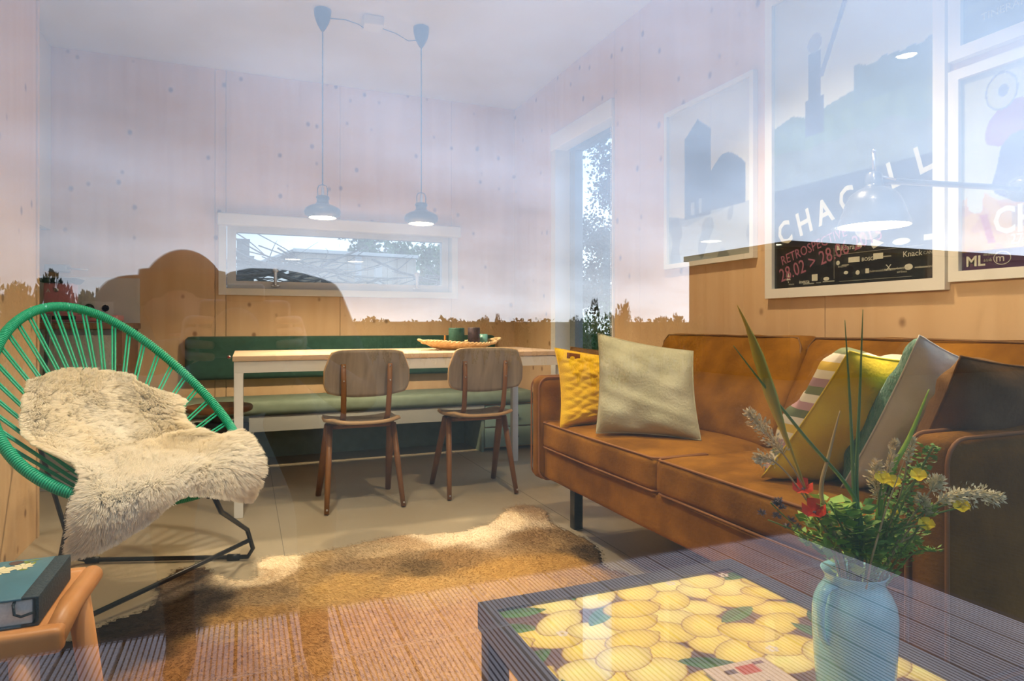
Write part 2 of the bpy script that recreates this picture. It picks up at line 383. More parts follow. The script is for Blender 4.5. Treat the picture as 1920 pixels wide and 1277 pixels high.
# back wall: window hole X -.165..1.485, Z 1.09..1.635
hx0, hx1, hz0, hz1 = -.12, 1.44, 1.135, 1.60
bp = lambda x0, x1, z0, z1: MB().box(x0+g, x1-g, BY, BY+.16, z0+g, z1-g)
panel_wall('wall_back', [(XL, -1.2, 0, CZ), (-1.2, -.187, 0, CZ), (-.187, hx0, 0, CZ), (hx0, .62, 0, hz0), (.62, hx1, 0, hz0), (hx0, .62, hz1, CZ), (.62, hx1, hz1, CZ), (hx1, WX+.1, 0, CZ)], bp, M['spruce'])
# right wall: tall window Y 3.21..3.99, Z .05..2.19
wy0, wy1, wz1 = 3.21, 3.99, 2.195
rp = lambda y0, y1, z0, z1: MB().box(WX, WX+.22, y0+g, y1-g, z0+g, z1-g)
panel_wall('wall_right', [(GY-.1, 1.75, 0, CZ), (1.75, 2.95, 0, CZ), (2.95, wy0, 0, CZ), (wy0, wy1, wz1, CZ), (wy0, wy1, 0, .06), (wy1, BY+.16, 0, CZ)], rp, M['spruce'])
# short partition on the left, its end board and far kitchen wall
panel_wall('wall_left', [(-.99, -.81-g, GY-.02, 2.05, 0, CZ), (-.99, -.81-g, 2.05, 3.262, 0, CZ)], lambda x0, x1, y0, y1, z0, z1: MB().box(x0, x1, y0+g, y1-g, z0, z1), M['spruce'])
struct('trim_1', MB().box(-1.0, -.806, 3.265, 3.292, 0, CZ, .002), M['spruce_edge'])
struct('wall_kitchen', MB().box(XL-.1, XL, GY, BY+.16, 0, CZ), M['white'])
struct('wall_front', MB().box(XL-.1, -.86, GY-.1, GY+.02, -.06, CZ), M['extwall'])
struct('roof', MB().box(XL-.5, WX+.5, GY-.14, BY+.5, CZ+.2, CZ+.32), M['extwall'])
# front window wall
w1 = bpy.data.objects.new('window_1', None); COL.objects.link(w1); w1['kind'] = 'structure'
obj('window_frame', MB().box(-.88, -.80, GY-.06, GY+.06, -.05, CZ).box(WX-.02, WX+.06, GY-.06, GY+.06, -.05, CZ).box(-.8, WX-.02, GY-.06, GY+.06, CZ-.07, CZ).box(-.8, WX-.02, GY-.06, GY+.06, -.06, .02), M['dark_frame'], w1)
obj('glass_pane', MB().box(-.80, WX-.02, GY-.004, GY+.004, .02, CZ-.07), M['glass'], w1)
# back window
w2 = bpy.data.objects.new('window_2', None); COL.objects.link(w2); w2['kind'] = 'structure'
mb = MB()
x0, x1, z0, z1 = -.165, 1.485, 1.095, 1.625
for a in ((x0, x1, z0, z0+.045), (x0, x1, z1-.045, z1), (x0, x0+.045, z0+.045, z1-.045), (x1-.045, x1, z0+.045, z1-.045)):
    mb.box(a[0], a[1], BY-.022, BY+.16, a[2], a[3])
obj('window_frame', mb, M['white'], w2)
mb = MB(); a0, a1, b0, b1 = -.115, 1.435, 1.145, 1.575
for a in ((a0, a1, b0, b0+.05), (a0, a1, b1-.05, b1), (a0, a0+.055, b0+.05, b1-.05), (a1-.05, a1, b0+.05, b1-.05)):
    mb.box(a[0], a[1], BY+.06, BY+.12, a[2], a[3])
obj('window_sash', mb, M['alu'], w2)
obj('glass_pane', MB().box(a0+.05, a1-.05, BY+.088, BY+.092, b0+.05, b1-.05), M['glass2'], w2)
for hxp in (.19, 1.185):
    hd = obj('window_handle', MB().rbox(hxp-.028, hxp+.028, BY+.045, BY+.06, b0+.012, b0+.032, .005).rbox(hxp-.011, hxp+.011, BY+.03, BY+.05, b0+.02, b0+.125, .008).lathe([(.02, 0), (.02, .012), (.012, .014)], (hxp, BY+.045, b0+.125), 16, M=Matrix.Rotation(PI/2, 4, 'X')), M['steel'], w2)
obj('blind_cassette', MB().rbox(x0-.005, x1+.005, BY-.09, BY-.022, z1-.075, z1+.004, .01).tube([(x0, BY-.055, z1-.02), (x1, BY-.055, z1-.02)], .03, 14), M['white'], w2)
# tall window in the right wall
w3 = bpy.data.objects.new('window_3', None); COL.objects.link(w3); w3['kind'] = 'structure'
obj('window_reveal', MB().box(WX-.012, WX+.20, wy1-.035, wy1+.03, .06, wz1).box(WX-.012, WX+.20, wy0-.002, wy0+.012, .06, wz1).box(WX-.012, WX+.2, wy0, wy1, .05, .09), M['white'], w3)
obj('blind_cassette', MB().rbox(WX-.02, WX+.08, wy0, wy1+.03, wz1-.105, wz1+.005, .006), M['white'], w3)
mb = MB(); X0, X1 = WX+.10, WX+.16; y0, y1 = wy0+.012, wy1-.035
for a in ((y0, y1, .09, .15), (y0, y1, wz1-.12, wz1-.06), (y1-.075, y1, .15, wz1-.12), (y0, y0+.05, .15, wz1-.12)):
    mb.box(X0, X1, a[0], a[1], a[2], a[3])
obj('window_frame', mb, M['dark_frame'], w3)
obj('glass_pane', MB().box(WX+.128, WX+.132, y0+.05, y1-.075, .15, wz1-.12), M['glass2'], w3)
mb = MB()
for k in range(120): mb.lathe([(.0008, 0), (.0024, .0022), (.0024, .0045), (.0008, .0067)], (WX-.008, wy0+.03, .55+k*.0125), 6)
mb.tube([(WX-.008, wy0+.03, .55), (WX-.008, wy0+.03, 2.06)], .0007, 5)
obj('blind_chain', mb, M['white'], w3, kind='stuff')

# ================================================================== DECK AND GARDEN BEHIND THE CAMERA (seen mirrored in the pane)
def mir(u, v, z=None, zc=None):
    """a point outside whose mirror image in the pane stands at pixel u,v"""
    d = ray(u, v); t = zc if zc else (z-H)/d.z; p = EYE+d*t; return Vector((p.x, 2*GY-p.y, p.z))
DZ = -.05; DY = -1.13
dk = bpy.data.objects.new('deck', None); COL.objects.link(dk); dk['kind'] = 'structure'
pw = .148; nr = 10
def plank_mesh(y0, y1):
    prof = []
    rw = pw/nr
    for k in range(nr):
        x = -pw/2+k*rw
        prof += [(x+.0017, -.012), (x+.0026, 0), (x+rw-.0026, 0), (x+rw-.0017, -.012)]
    prof = [(-pw/2+.0005, -.022)]+prof+[(pw/2-.0005, -.022)]
    n = len(prof); mb = MB(); mb.add([(x, y0, z) for x, z in prof]+[(x, y1, z) for x, z in prof], [(i, i+1, n+i+1, n+i) for i in range(n-1)]+[tuple(range(n))[::-1], tuple(range(n, 2*n))])
    me = mb.mesh('plank'); me.materials.append(M['deck']); return me
pm1, pm2 = plank_mesh(-.785, GY-.07), plank_mesh(DY, -.797)
x = 2.28-pw/2
while x > -2.6:
    for me in (pm1, pm2):
        o = obj('plank', me, None, dk); o.location = (x, 0, DZ+R.uniform(-.0008, .0008))
    x -= pw+.006
obj('joint_strip', MB().box(-2.6, 2.28, -.796, -.786, DZ-.02, DZ+.001), mat('pale_joint_strip', (.5, .45, .4), .5), dk)
obj('deck_edge', MB().box(-2.65, 2.29, DY-.03, DY-.002, DZ-.12, DZ-.002).box(2.285, 2.31, DY, GY-.07, DZ-.12, DZ-.002), M['darkwall'], dk)
gm = MB()
gm.grid(lambda s, t: (-60+s*120, -70+t*140, -.16), 2, 2)
struct('ground', gm, M['grass'])
# dark outbuilding
def px(u, zc): p = mir(u, 600, zc=zc); return p
obx = 9.57
bo = thing('outbuilding', 'low dark clad outbuilding mirrored at the right of the pane', 'building', (obx+4, -9.8, -.16))
mb = MB(); k = 0
obj('wall', MB().box(obx+.02, obx+14, -11.3, -8.28, -.16, 2.4), M['darkwall'], bo)
for i in range(24):
    obj('board', MB().box(obx+i*.6+.001, obx+i*.6+.599, -8.28, -8.25, -.1, 2.38), M['darkwall'], bo)
for i in range(5):
    obj('board', MB().box(obx-.01, obx+.02, -8.86-i*.6, -8.28-i*.6, -.1, 2.38), M['darkwall'], bo)
obj('roof', MB().box(obx-.06, obx+14.1, -11.4, -8.2, 2.38, 2.5), M['darkwall'], bo)
# a downpipe-like slim post outside at the right? (pale vertical strip in the pane)
# hedge and shrubs, mirrored along the horizon
def leafcloud(n, rx, ry, rz, lw, ll, cz, up=.3, shape=1.0, seed=1):
    rr = random.Random(seed); mb = MB()
    lobes = [(rr.uniform(-.45, .45)*rx, rr.uniform(-.45, .45)*ry, cz+rr.uniform(-.25, .4)*rz, rr.uniform(.4, .65)) for _ in range(7)]
    for i in range(n):
        lx, ly, lz, lr = lobes[i % 7]
        while True:
            a = Vector((rr.uniform(-1, 1), rr.uniform(-1, 1), rr.uniform(-1, 1)))
            if .3 < a.length < 1: break
        a = a.normalized()*(a.length**.4)
        c = (lx+a.x*rx*lr, ly+a.y*ry*lr, lz+a.z*rz*lr)
        if c[2] < .02: continue
        d = a+Vector((rr.uniform(-.6, .6), rr.uniform(-.6, .6), up+rr.uniform(-.4, .6)))
        mb.leaf(c, d, lw*rr.uniform(.6, 1.2), ll*rr.uniform(.6, 1.2), n=(rr.uniform(-1, 1), rr.uniform(-1, 1), rr.uniform(-1, 1)))
    return mb
def stems(n, r, h, seed=1, th=.015):
    rr = random.Random(seed); mb = MB()
    for i in range(n):
        a = rr.uniform(0, 2*PI); e = rr.uniform(.2, 1)
        p0 = Vector((.15*r*math.cos(a), .15*r*math.sin(a), 0)); p1 = Vector((e*r*math.cos(a), e*r*math.sin(a), h*rr.uniform(.6, .95)))
        m = (p0+p1)/2+Vector((rr.uniform(-.05, .05), rr.uniform(-.05, .05), h*.08))
        mb.tube([p0, m, p1], [th, th*.7, th*.3], 5)
    return mb
shrub_protos = []
for i in range(3):
    lc = leafcloud(1300, .5, .5, .62, .036, .09, .55, seed=20+i); shrub_protos.append((lc.mesh('foliage'), stems(7, .35, .9, 5+i).mesh('stem')))
    shrub_protos[-1][0].materials.append(M['leafg'] if i != 1 else M['leafd']); shrub_protos[-1][1].materials.append(M['bark'])
ORD = 'first second third fourth fifth sixth seventh eighth ninth tenth eleventh twelfth thirteenth fourteenth fifteenth sixteenth seventeenth eighteenth nineteenth twentieth'.split()
def shrub(p, w, h, label, i, group=None, name='garden_shrub'):
    t = thing(name, label, 'shrub', (p[0], p[1], -.16), group)
    me1, me2 = shrub_protos[i % 3]
    for nm, me in (('foliage', me1), ('stem', me2)):
        o = bpy.data.objects.new(nm, me); COL.objects.link(o); o.parent = t
    t.scale = (w, w, h/1.15); t.rotation_euler.z = i*1.3
    return t
# far hedge behind everything (a continuous clipped band)
hb = MB()
for i in range(9000):
    xx = R.uniform(-22, 26); yy = -26+R.uniform(-.5, .9); zz = R.uniform(0, 1.15+.1*math.sin(xx*1.7)+.08*math.sin(xx*4.1))
    hb.leaf((xx, yy, zz-.1), (R.uniform(-1, 1), R.uniform(-.3, 1), R.uniform(-.2, 1)), .07, .2)
hb.box(-22, 26, -27, -26.3, -.16, 1.05)
tag(obj('field_hedge', hb, M['leafg']), 'long low hedge mirrored along the horizon of the pane', 'hedge')
for i, u in enumerate(range(632, 1060, 23)):
    zc = 17+R.uniform(-1, 1); p = mir(u+R.uniform(-4, 4), 600, zc=zc)
    v = {27: 600}.get(i, 606-R.uniform(0, 5)); v = v-12 if 900 < u < 950 else v
    h = H+.16+(610-v)/F*zc
    shrub(p, .31, h, ORD[i]+' from the left of the round shrubs mirrored above the bench', i, 'round shrubs in the mirrored row')
# reeds and twiggy shrubs
hs = [(-25, 516, 9), (12, 526, 9), (45, 530, 9.5), (85, 506, 8.5), (120, 515, 8.5), (150, 536, 9), (185, 545, 10), (215, 556, 11), (255, 570, 12)]
for i, (u, v, zc) in enumerate(hs):
    shrub(mir(u, 600, zc=zc+(i % 2)*.9), .52, H+.16+(610-v)/F*zc, ORD[i]+' from the left of the twiggy shrubs mirrored at the left edge', i, 'twiggy shrubs mirrored at the left')
for i, (u, v, zc) in enumerate([(1085, 594, 12), (1112, 566, 10), (1150, 585, 11), (1168, 566, 10), (1205, 598, 13), (1240, 592, 13), (1272, 590, 13), (1300, 592, 13)]):
    shrub(mir(u, 600, zc=zc), .45 if v > 570 else .3, H+.16+(610-v)/F*zc, ORD[i]+' from the left of the feathery shrubs mirrored around the tall window', i, 'feathery shrubs mirrored at the right')
# ---- the photographer, bent over the camera on the deck, mirrored as a dark shape
def skin_body(name, nodes, edges, m, root=0, lvl=2, parent=None):
    me = bpy.data.meshes.new(name); me.from_pydata([n[0] for n in nodes], edges, []); me.materials.append(m)
    o = bpy.data.objects.new(name, me); COL.objects.link(o)
    if parent is not None: attach(o, parent)
    o.modifiers.new('skin', 'SKIN')
    sk = me.skin_vertices[0].data
    for i, n in enumerate(nodes):
        r = n[1]; sk[i].radius = r if hasattr(r, '__len__') else (r, r); sk[i].use_root = (i == root)
    s = o.modifiers.new('sub', 'SUBSURF'); s.levels = s.render_levels = lvl
    for md in o.modifiers: pass
    o.modifiers['skin'].use_smooth_shade = True
    return o
fx0, fx1 = (-.16, -.86, DZ), (.18, -.76, DZ)
pe = thing('person', 'person in dark clothes bending over a camera mirrored in the pane', 'person', (0, -.8, DZ))
N_ = [((.0, -.93, .70), (.14, .11)), ((.02, -.80, .80), (.14, .11)), ((.07, -.62, .93), (.14, .12)), ((.05, -.47, .97), (.12, .10)), ((-.05, -.42, .89), (.045, .045)), ((-.10, -.40, .90), (.042, .042)),
      ((.10, -.93, .70), .095), ((.19, -.80, .40), .065), ((.18, -.84, .09), .042), ((.18, -.76, .0), .04), ((.19, -.66, -.015), .034),
      ((-.10, -.94, .70), .095), ((-.19, -.88, .40), .065), ((-.17, -.93, .09), .042), ((-.16, -.86, .0), .04), ((-.17, -.76, -.015), .034),
      ((.16, -.46, .92), .075), ((.24, -.36, .72), .05), ((.13, -.20, .80), .036), ((.075, -.125, .845), .026),
      ((-.12, -.48, .95), .06), ((-.25, -.42, .955), .045), ((-.17, -.22, .83), .036), ((-.085, -.125, .85), .026)]
E_ = [(0, 1), (1, 2), (2, 3), (3, 4), (4, 5), (0, 6), (6, 7), (7, 8), (8, 9), (9, 10), (0, 11), (11, 12), (12, 13), (13, 14), (14, 15), (3, 16), (16, 17), (17, 18), (18, 19), (3, 20), (20, 21), (21, 22), (22, 23)]
skin_body('body', N_, E_, M['cloth_dark'], 0, 2, pe)
hd = MB(); hc_ = Vector((-.115, -.36, .925))
def headf(s, t):
    a = s*2*PI; b = (t-.5)*PI; x = math.cos(b)*math.cos(a)*.076; y = math.cos(b)*math.sin(a)*.095; z = math.sin(b)*.112
    if y > 0: x *= 1-.12*(1-t); 
    nose = math.exp(-((x/.012)**2+((z+.008)/.022)**2))*.018 if y > 0 else 0
    eye = -.006*(math.exp(-(((abs(x)-.03)/.012)**2+((z-.012)/.01)**2))) if y > 0 else 0
    return hc_+Vector((x, y+nose+eye, z))
hd.grid(headf, 40, 28, True)
for sx in (-1, 1): hd.lathe([(.004, -.006), (.022, -.004), (.026, 0), (.02, .004), (.008, .002)], hc_+Vector((sx*.077, -.005, -.005)), 14, M=Matrix.Rotation(PI/2, 4, 'Y') @ Matrix.Diagonal((1.3, .7, 1, 1)))
obj('head', hd, M['skin'], pe)
obj('mouth', MB().lathe([(.001, -.003), (.02, -.001), (.02, .001), (.001, .003)], hc_+Vector((0, .086, -.05)), 12, M=Matrix.Diagonal((1, .4, 1.4, 1))), mat('lips', (.35, .12, .1), .5), pe)
hr = MB(); hr.grid(lambda s, t: hc_+Vector((math.cos(s*2*PI)*math.cos((t*.62-.12)*PI)*+0*.094 if False else math.cos(s*2*PI)*math.cos((t*.62-.12)*PI)*.084, -.014+math.sin(s*2*PI)*math.cos((t*.62-.12)*PI)*.106, .004+math.sin((t*.62-.12)*PI)*.118+(.045 if math.sin(s*2*PI) > .3 and t < .35 else 0))), 36, 20, True)
obj('hair', hr, M['hairdark'], pe)
def finger_chain(base, dirs, r): return [(base, r)]+[(tuple(Vector(base)+Vector(d)), r*.92) for d in dirs]
for sx in (-1, 1):
    nodes = [((sx*.085, -.13, .85), (.02, .028)), ((sx*.088, -.105, .862), (.016, .032)), ((sx*.085, -.08, .872), (.014, .034))]; edges = [(0, 1), (1, 2)]
    for q, (dz, ln) in enumerate(((.03, .9), (.011, 1.), (-.009, .95), (-.028, .8))):
        b = len(nodes)
        nodes += [((sx*.084, -.07, .872+dz), .0085), ((sx*.078, -.046, .872+dz), .008), ((sx*.06, -.034*ln-.002, .871+dz), .0075), ((sx*.045, -.034, .87+dz), .007)]
        edges += [(2, b), (b, b+1), (b+1, b+2), (b+2, b+3)]
    b = len(nodes); nodes += [((sx*.075, -.115, .885), .01), ((sx*.06, -.112, .90), .009), ((sx*.045, -.106, .905), .008)]; edges += [(1, b), (b, b+1), (b+1, b+2)]
    skin_body('hand', nodes, edges, M['skin'], 0, 1, pe)
cm = thing('photo_camera', 'black camera held up to the pane by the mirrored person', 'camera', (0, -.06, .84))
obj('camera_body', MB().rbox(-.07, .07, -.10, -.045, .84, .935, .012).rbox(-.03, .03, -.095, -.045, .93, .962, .01), M['blackplastic'], cm)
obj('lens', MB().lathe([(.03, 0), (.036, .004), (.036, .03), (.026, .034)], (-.014, -.058, .886), 24, M=Matrix.Rotation(-PI/2, 4, 'X')), M['blackplastic'], cm)

# ================================================================== BENCH, TABLE, CHAIRS
bn = thing('bench', 'long built-in bench with sage green mattress along the back wall', 'bench', (.6, 4.5, 0))
BF = 4.28
obj('mattress', MB().rbox(-.60, 1.93, BF-.02, BY-.03, .335, .425, .035), M['sage'], bn)
obj('seat_board', MB().box(-.60, 1.556, BF, BY-.005, .235, .333), M['bench_white'], bn)
obj('back_panel', MB().box(-.6, 1.536, BY-.02, BY-.004, 0, .235), M['sage'], bn)
obj('side_panel', MB().box(1.536, 1.556, BF+.01, BY-.005, 0, .235), M['sage'], bn)
obj('side_panel', MB().box(-.62, -.602, BF, BY-.005, 0, .333), M['bench_white'], bn)
obj('cabinet_box', MB().box(1.558, 1.95, BF+.025, BY-.005, .02, .333), M['ply'], bn)
for z0, z1 in ((.175, .325), (.03, .165)):
    d_ = obj('drawer', MB().rbox(1.562, 1.95, BF+.002, BF+.022, z0, z1, .002), M['aqua'], bn)
    obj('knob', MB().lathe([(.006, 0), (.006, .012), (.012, .016), (.010, .022)], (1.80, BF+.002, (z0+z1)/2), 14, M=Matrix.Rotation(PI/2, 4, 'X')), M['black'], d_)
bc = thing('back_cushion', 'long dark green back cushion on the wall above the bench', 'cushion', (.7, 4.65, .53))
obj('cushion_body', MB().rbox(-.362, 1.773, BY-.085, BY-.004, .535, .82, .04), M['green'], bc)
for xx in (-.10, .70, 1.50):
    bt = obj('button', MB().lathe([(.014, 0), (.014, .004), (.006, .007)], (xx, BY-.083, .685), 16, M=Matrix.Rotation(PI/2, 4, 'X')), M['steel'], bc)
    obj('button_centre', MB().lathe([(.007, .0), (.007, .0085), (.003, .010)], (xx, BY-.083, .685), 12, M=Matrix.Rotation(PI/2, 4, 'X')), mat('red_button', (.35, .03, .02), .5), bt)

TX0, TX1, TY0, TY1 = -.05, 1.66, 3.245, 3.96
dt = thing('dining_table', 'long dining table with pale wooden top on white steel frame', 'table', (.8, 3.6, 0))
obj('tabletop', MB().rbox(TX0-.006, TX1+.006, TY0-.006, TY1+.006, .726, .75, .002), M['tabletop'], dt)
fr = MB()
fr.box(TX0, TX1, TY0, TY0+.035, .672, .725).box(TX0, TX1, TY1-.035, TY1, .672, .725).box(TX0, TX0+.035, TY0+.035, TY1-.035, .672, .725).box(TX1-.035, TX1, TY0+.035, TY1-.035, .672, .725)
obj('frame', fr, M['white'], dt)
for x in (TX0, TX1-.04):
    for y in (TY0, TY1-.04): obj('leg', MB().rbox(x, x+.04, y, y+.04, 0, .672, .002), M['white'], dt)

def make_chair():
    """school-type plywood chair; local origin between the rear feet, back towards -Y (the viewer)"""
    t = thing('dining_chair', '', 'chair', (0, 0, 0), None)
    # backrest: curved ply, wider at the bottom corner curves
    def back(s, tt):
        x = (s-.5)*2
        wtop = .165+.035*min(1, (1-tt)*2.2)**.8; hw = wtop
        z = .555+tt*.222
        # rounded outline
        zz = z; xx = x*hw
        if tt < .5: zz = z - 0
        low = .028*(abs(x)**2.6); top = .012*(abs(x)**8)
        zz = .548+low*(1-tt)+ (z-.555)*((.222+.007-low*0)/.222) - top*tt
        if tt < .25: xx *= 1-.10*(1-tt/.25)**2
        y = -.012+.05*x*x*-1+.05+(.76-zz)*.12
        return (xx, y-.045, zz)
    me = MB(); nu, nv = 24, 14
    front = MB().grid(back, nu, nv); 
    o = obj('backrest', front, M['chairply'], t)
    sd = o.modifiers.new('thick', 'SOLIDIFY'); sd.thickness = .011; sd.offset = 0; sd.material_offset_rim = 1; sd.use_rim = True; o.data.materials.append(M['chairedge'])
    def seat(s, tt):
        x = (s-.5)*2; hw = .195-.02*tt-.012*(1-tt)
        yy = -.015+tt*.37
        z = .417+.018*(abs(x)**3)-.01*math.sin(tt*PI)-(.02*max(0, tt-.85)/.15)+.01*(1-tt)**4
        sx = 1-.16*(abs(tt-.5)*2)**7
        return (x*hw*sx, yy-.02*(abs(x)**4)*(1 if tt > .5 else -1), z)
    o = obj('seat', MB().grid(seat, 22, 18), M['chairply'], t)
    sd = o.modifiers.new('thick', 'SOLIDIFY'); sd.thickness = .016; sd.offset = 0; sd.material_offset_rim = 1; o.data.materials.append(M['chairedge'])
    for sx in (-1, 1):
        ax, ay = sx*.155, .15
        for (fx, fy) in ((sx*.183, .0), (sx*.183, .375)):
            a = Vector((ax, ay+(.03 if fy > .1 else -.03), .400)); b = Vector((fx, fy, .004)); 
            lg = MB(); lg.tube([a, (a+b)/2, b], [.020, .019, .015], 8, flat=.8); 
            o = obj('leg', lg, M['chairleg'], t)
            obj('rivet', MB().lathe([(.005, 0), (.005, .002), (.002, .003)], tuple(b+Vector((0, -.0115, .022))), 8, M=Matrix.Rotation(PI/2, 4, 'X')), M['steel'], o)
        up = MB(); up.tube([(sx*.105, .13, .40), (sx*.105, .04, .425), (sx*.106, -.004, .47), (sx*.108, -.030, .60), (sx*.11, -.032, .71)], [.015, .015, .0135, .0125, .0115], 8, flat=.7)
        o = obj('back_strut', up, M['chairleg'], t)
        for z, y in ((.70, -.043), (.63, -.042)): obj('rivet', MB().lathe([(.004, 0), (.004, .002), (.002, .003)], (sx*.109, y, z), 8, M=Matrix.Rotation(PI/2, 4, 'X')), M['steel'], o)
    obj('cross_bar', MB().tube([(-.16, .12, .395), (.16, .12, .395)], .012, 8).tube([(-.16, .20, .395), (.16, .20, .395)], .012, 8), M['chairleg'], t)
    return t
ch = make_chair(); ch.location = (.535, 3.14, 0); ch['label'] = 'worn plywood dining chair at the table, left of the pair'
c2 = copy_tree(ch); c2.location = (1.143, 3.16, 0); c2['label'] = 'worn plywood dining chair at the table, nearer the brown sofa'
for c in (ch, c2): c['group'] = 'plywood chairs at the dining table'
c2.rotation_euler.z = -.03

# wicker tray and candles on the table
tr = thing('wicker_tray', 'oval straw tray holding dark candles on the dining table', 'tray', (1.18, 3.62, .75))
def tray(s, t_):
    a = s*2*PI; r = .5+.5*t_; return (1.16+math.cos(a)*.22*r, 3.62+math.sin(a)*.12*r, .754+.040*(t_**2)+.008*math.sin(a*2+.6)*t_)
o = obj('tray_bowl', MB().grid(tray, 48, 8, True).prism([(1.16+math.cos(a)*.11, 3.62+math.sin(a)*.06) for a in np.linspace(0, 2*PI, 25)[:-1]], .752, .756), M['wicker'], tr)
mbr = MB(); 
for k in range(2): mbr.tube([(1.16+math.cos(a)*(.222+.004*math.cos(a*26+k*PI)), 3.62+math.sin(a)*(.122+.004*math.cos(a*26+k*PI)), .795+.008*math.sin(a*2+.6)+.004*math.sin(a*26+k*PI)) for a in np.linspace(0, 2*PI, 241)[:-1]], .006, 6, closed=True)
obj('woven_rim', mbr, M['wicker'], tr)
obj('handle', MB().tube([(1.37, 3.60, .795), (1.41, 3.60, .812), (1.42, 3.63, .815), (1.40, 3.68, .812), (1.35, 3.68, .80)], .007, 6), M['wicker'], tr)
obj('handle', MB().tube([(.95, 3.60, .795), (.92, 3.61, .81), (.92, 3.65, .81), (.955, 3.67, .796)], .007, 6), M['wicker'], tr)
def candle(name, x, y, r, z0, z1, m, label, frost=True):
    t = thing(name, label, 'candle', (x, y, z0))
    obj('wax', MB().lathe([(r*.97, z0), (r, z0+.004), (r, z1-.004), (r*.96, z1), (r*.3, z1-.004)], (x, y, 0), 28), m, t)
    obj('wick', MB().tube([(x, y, z1-.006), (x+.001, y, z1+.006)], .0012, 5), M['black'], t)
    return t
candle('pillar_candle', 1.135, 3.60, .046, .757, .878, M['teal_vase'], 'wide dark green pillar candle on the straw tray')
candle('pillar_candle', 1.245, 3.61, .036, .757, .88, M['purple_vase'], 'narrower dark plum pillar candle right of the green one')
tl = tag(obj('tealight_glass', MB().lathe([(.024, .757), (.028, .76), (.028, .84), (.025, .84), (.025, .765)], (1.32, 3.66, 0), 20), M['pale_teal']), 'small pale teal glass behind the plum candle', 'glass')
tag(obj('wooden_spill', MB().rbox(1.062, 1.072, 3.60, 3.61, .757, .835, .003), M['stoolwood']), 'slim wooden stick standing left of the green candle', 'stick')

# round swivel stool half behind the turquoise chair
sp = onZ(412, 760, .45); sp.y += .0
sx_, sy_ = sp.x, sp.y
st = thing('round_stool', 'round wooden seated stool with black base beside the bench', 'stool', (sx_, sy_, 0))
obj('seat', MB().lathe([(.155, .415), (.168, .422), (.172, .438), (.165, .45), (.08, .444), (.01, .442)], (sx_, sy_, 0), 36), M['seatwood'], st)
obj('base', MB().lathe([(.05, .36), (.05, .414)], (sx_, sy_, 0), 16).rbox(sx_-.13, sx_+.15, sy_-.03, sy_+.03, .29, .36, .01).rbox(sx_+.10, sx_+.15, sy_-.14, sy_+.12, .26, .37, .01), M['black'], st)
for a in (.6, 2.2, 3.8, 5.4): obj('leg', MB().tube([(sx_+.09*math.cos(a), sy_+.09*math.sin(a), .33), (sx_+.2*math.cos(a), sy_+.2*math.sin(a), .012)], [.016, .012], 8), M['black'], st)
# woven straw mat with fringe on the left of the bench
mt = thing('straw_mat', 'small woven straw mat with fringe on the bench end', 'mat', (-.3, 4.4, .425))
mp_ = onZ(340, 735, .435)
mw = MB(); mx_, my_ = mp_.x-.06, mp_.y
mw.grid(lambda s, t: (mx_-.2+.36*s, my_-.13+.26*t, .432+.035*math.sin(s*PI)*(.6+.4*t)), 16, 10)
o = obj('woven_sheet', mw, M['wicker'], mt); sd = o.modifiers.new('t', 'SOLIDIFY'); sd.thickness = .008
fg = MB()
for k in range(46):
    y = my_-.13+.26*k/45; x0_ = mx_+.155
    fg.tube([(x0_, y, .438), (x0_+.03, y+R.uniform(-.01, .01), .440), (x0_+.055+R.uniform(0, .02), y+R.uniform(-.02, .02), .428)], .0025, 4)
for k in range(50):
    x = mx_-.2+.36*k/49; fg.tube([(x, my_-.128, .436), (x+R.uniform(-.01, .01), my_-.15, .436), (x+R.uniform(-.015, .015), my_-.17, .428)], .0022, 4)
obj('fringe', fg, M['wicker'], mt, kind='stuff')

# ================================================================== KITCHEN CORNER
kc = thing('kitchen_cabinet', 'grey kitchen base cabinet with brown side behind the turquoise chair', 'cabinet', (-1.1, 4.4, 0))
obj('carcass', MB().box(-1.6, -.665, 4.14, BY-.006, .1, .87), M['counter_grey'], kc)
obj('side_panel', MB().box(-.664, -.63, 4.12, BY-.006, 0, .87), M['brownpanel'], kc)
obj('worktop', MB().rbox(-1.62, -.615, 4.10, BY-.005, .872, .905, .003), M['brownpanel'], kc)
d_ = obj('door', MB().rbox(-1.10, -.68, 4.118, 4.136, .11, .84, .003), M['counter_grey'], kc)
obj('door', MB().rbox(-1.58, -1.105, 4.118, 4.136, .11, .84, .003), M['counter_grey'], kc)
obj('plinth', MB().box(-1.58, -.67, 4.18, 4.2, 0, .1), M['white'], kc)
bs = thing('backsplash', 'white splash panel behind the pink machine', 'panel', (-1.1, 4.69, .9))
obj('splash_board', MB().rbox(-1.6, -.62, BY-.014, BY-.002, .907, 1.19, .001), M['splash'], bs)
so = thing('wall_socket', 'white double wall socket on the splash panel', 'socket', (-.8, 4.68, 1))
s0 = onY(183, 578, BY-.02)
obj('socket_plate', MB().rbox(s0.x-.085, s0.x+.085, BY-.026, BY-.0145, s0.z-.042, s0.z+.042, .004), M['white'], so)
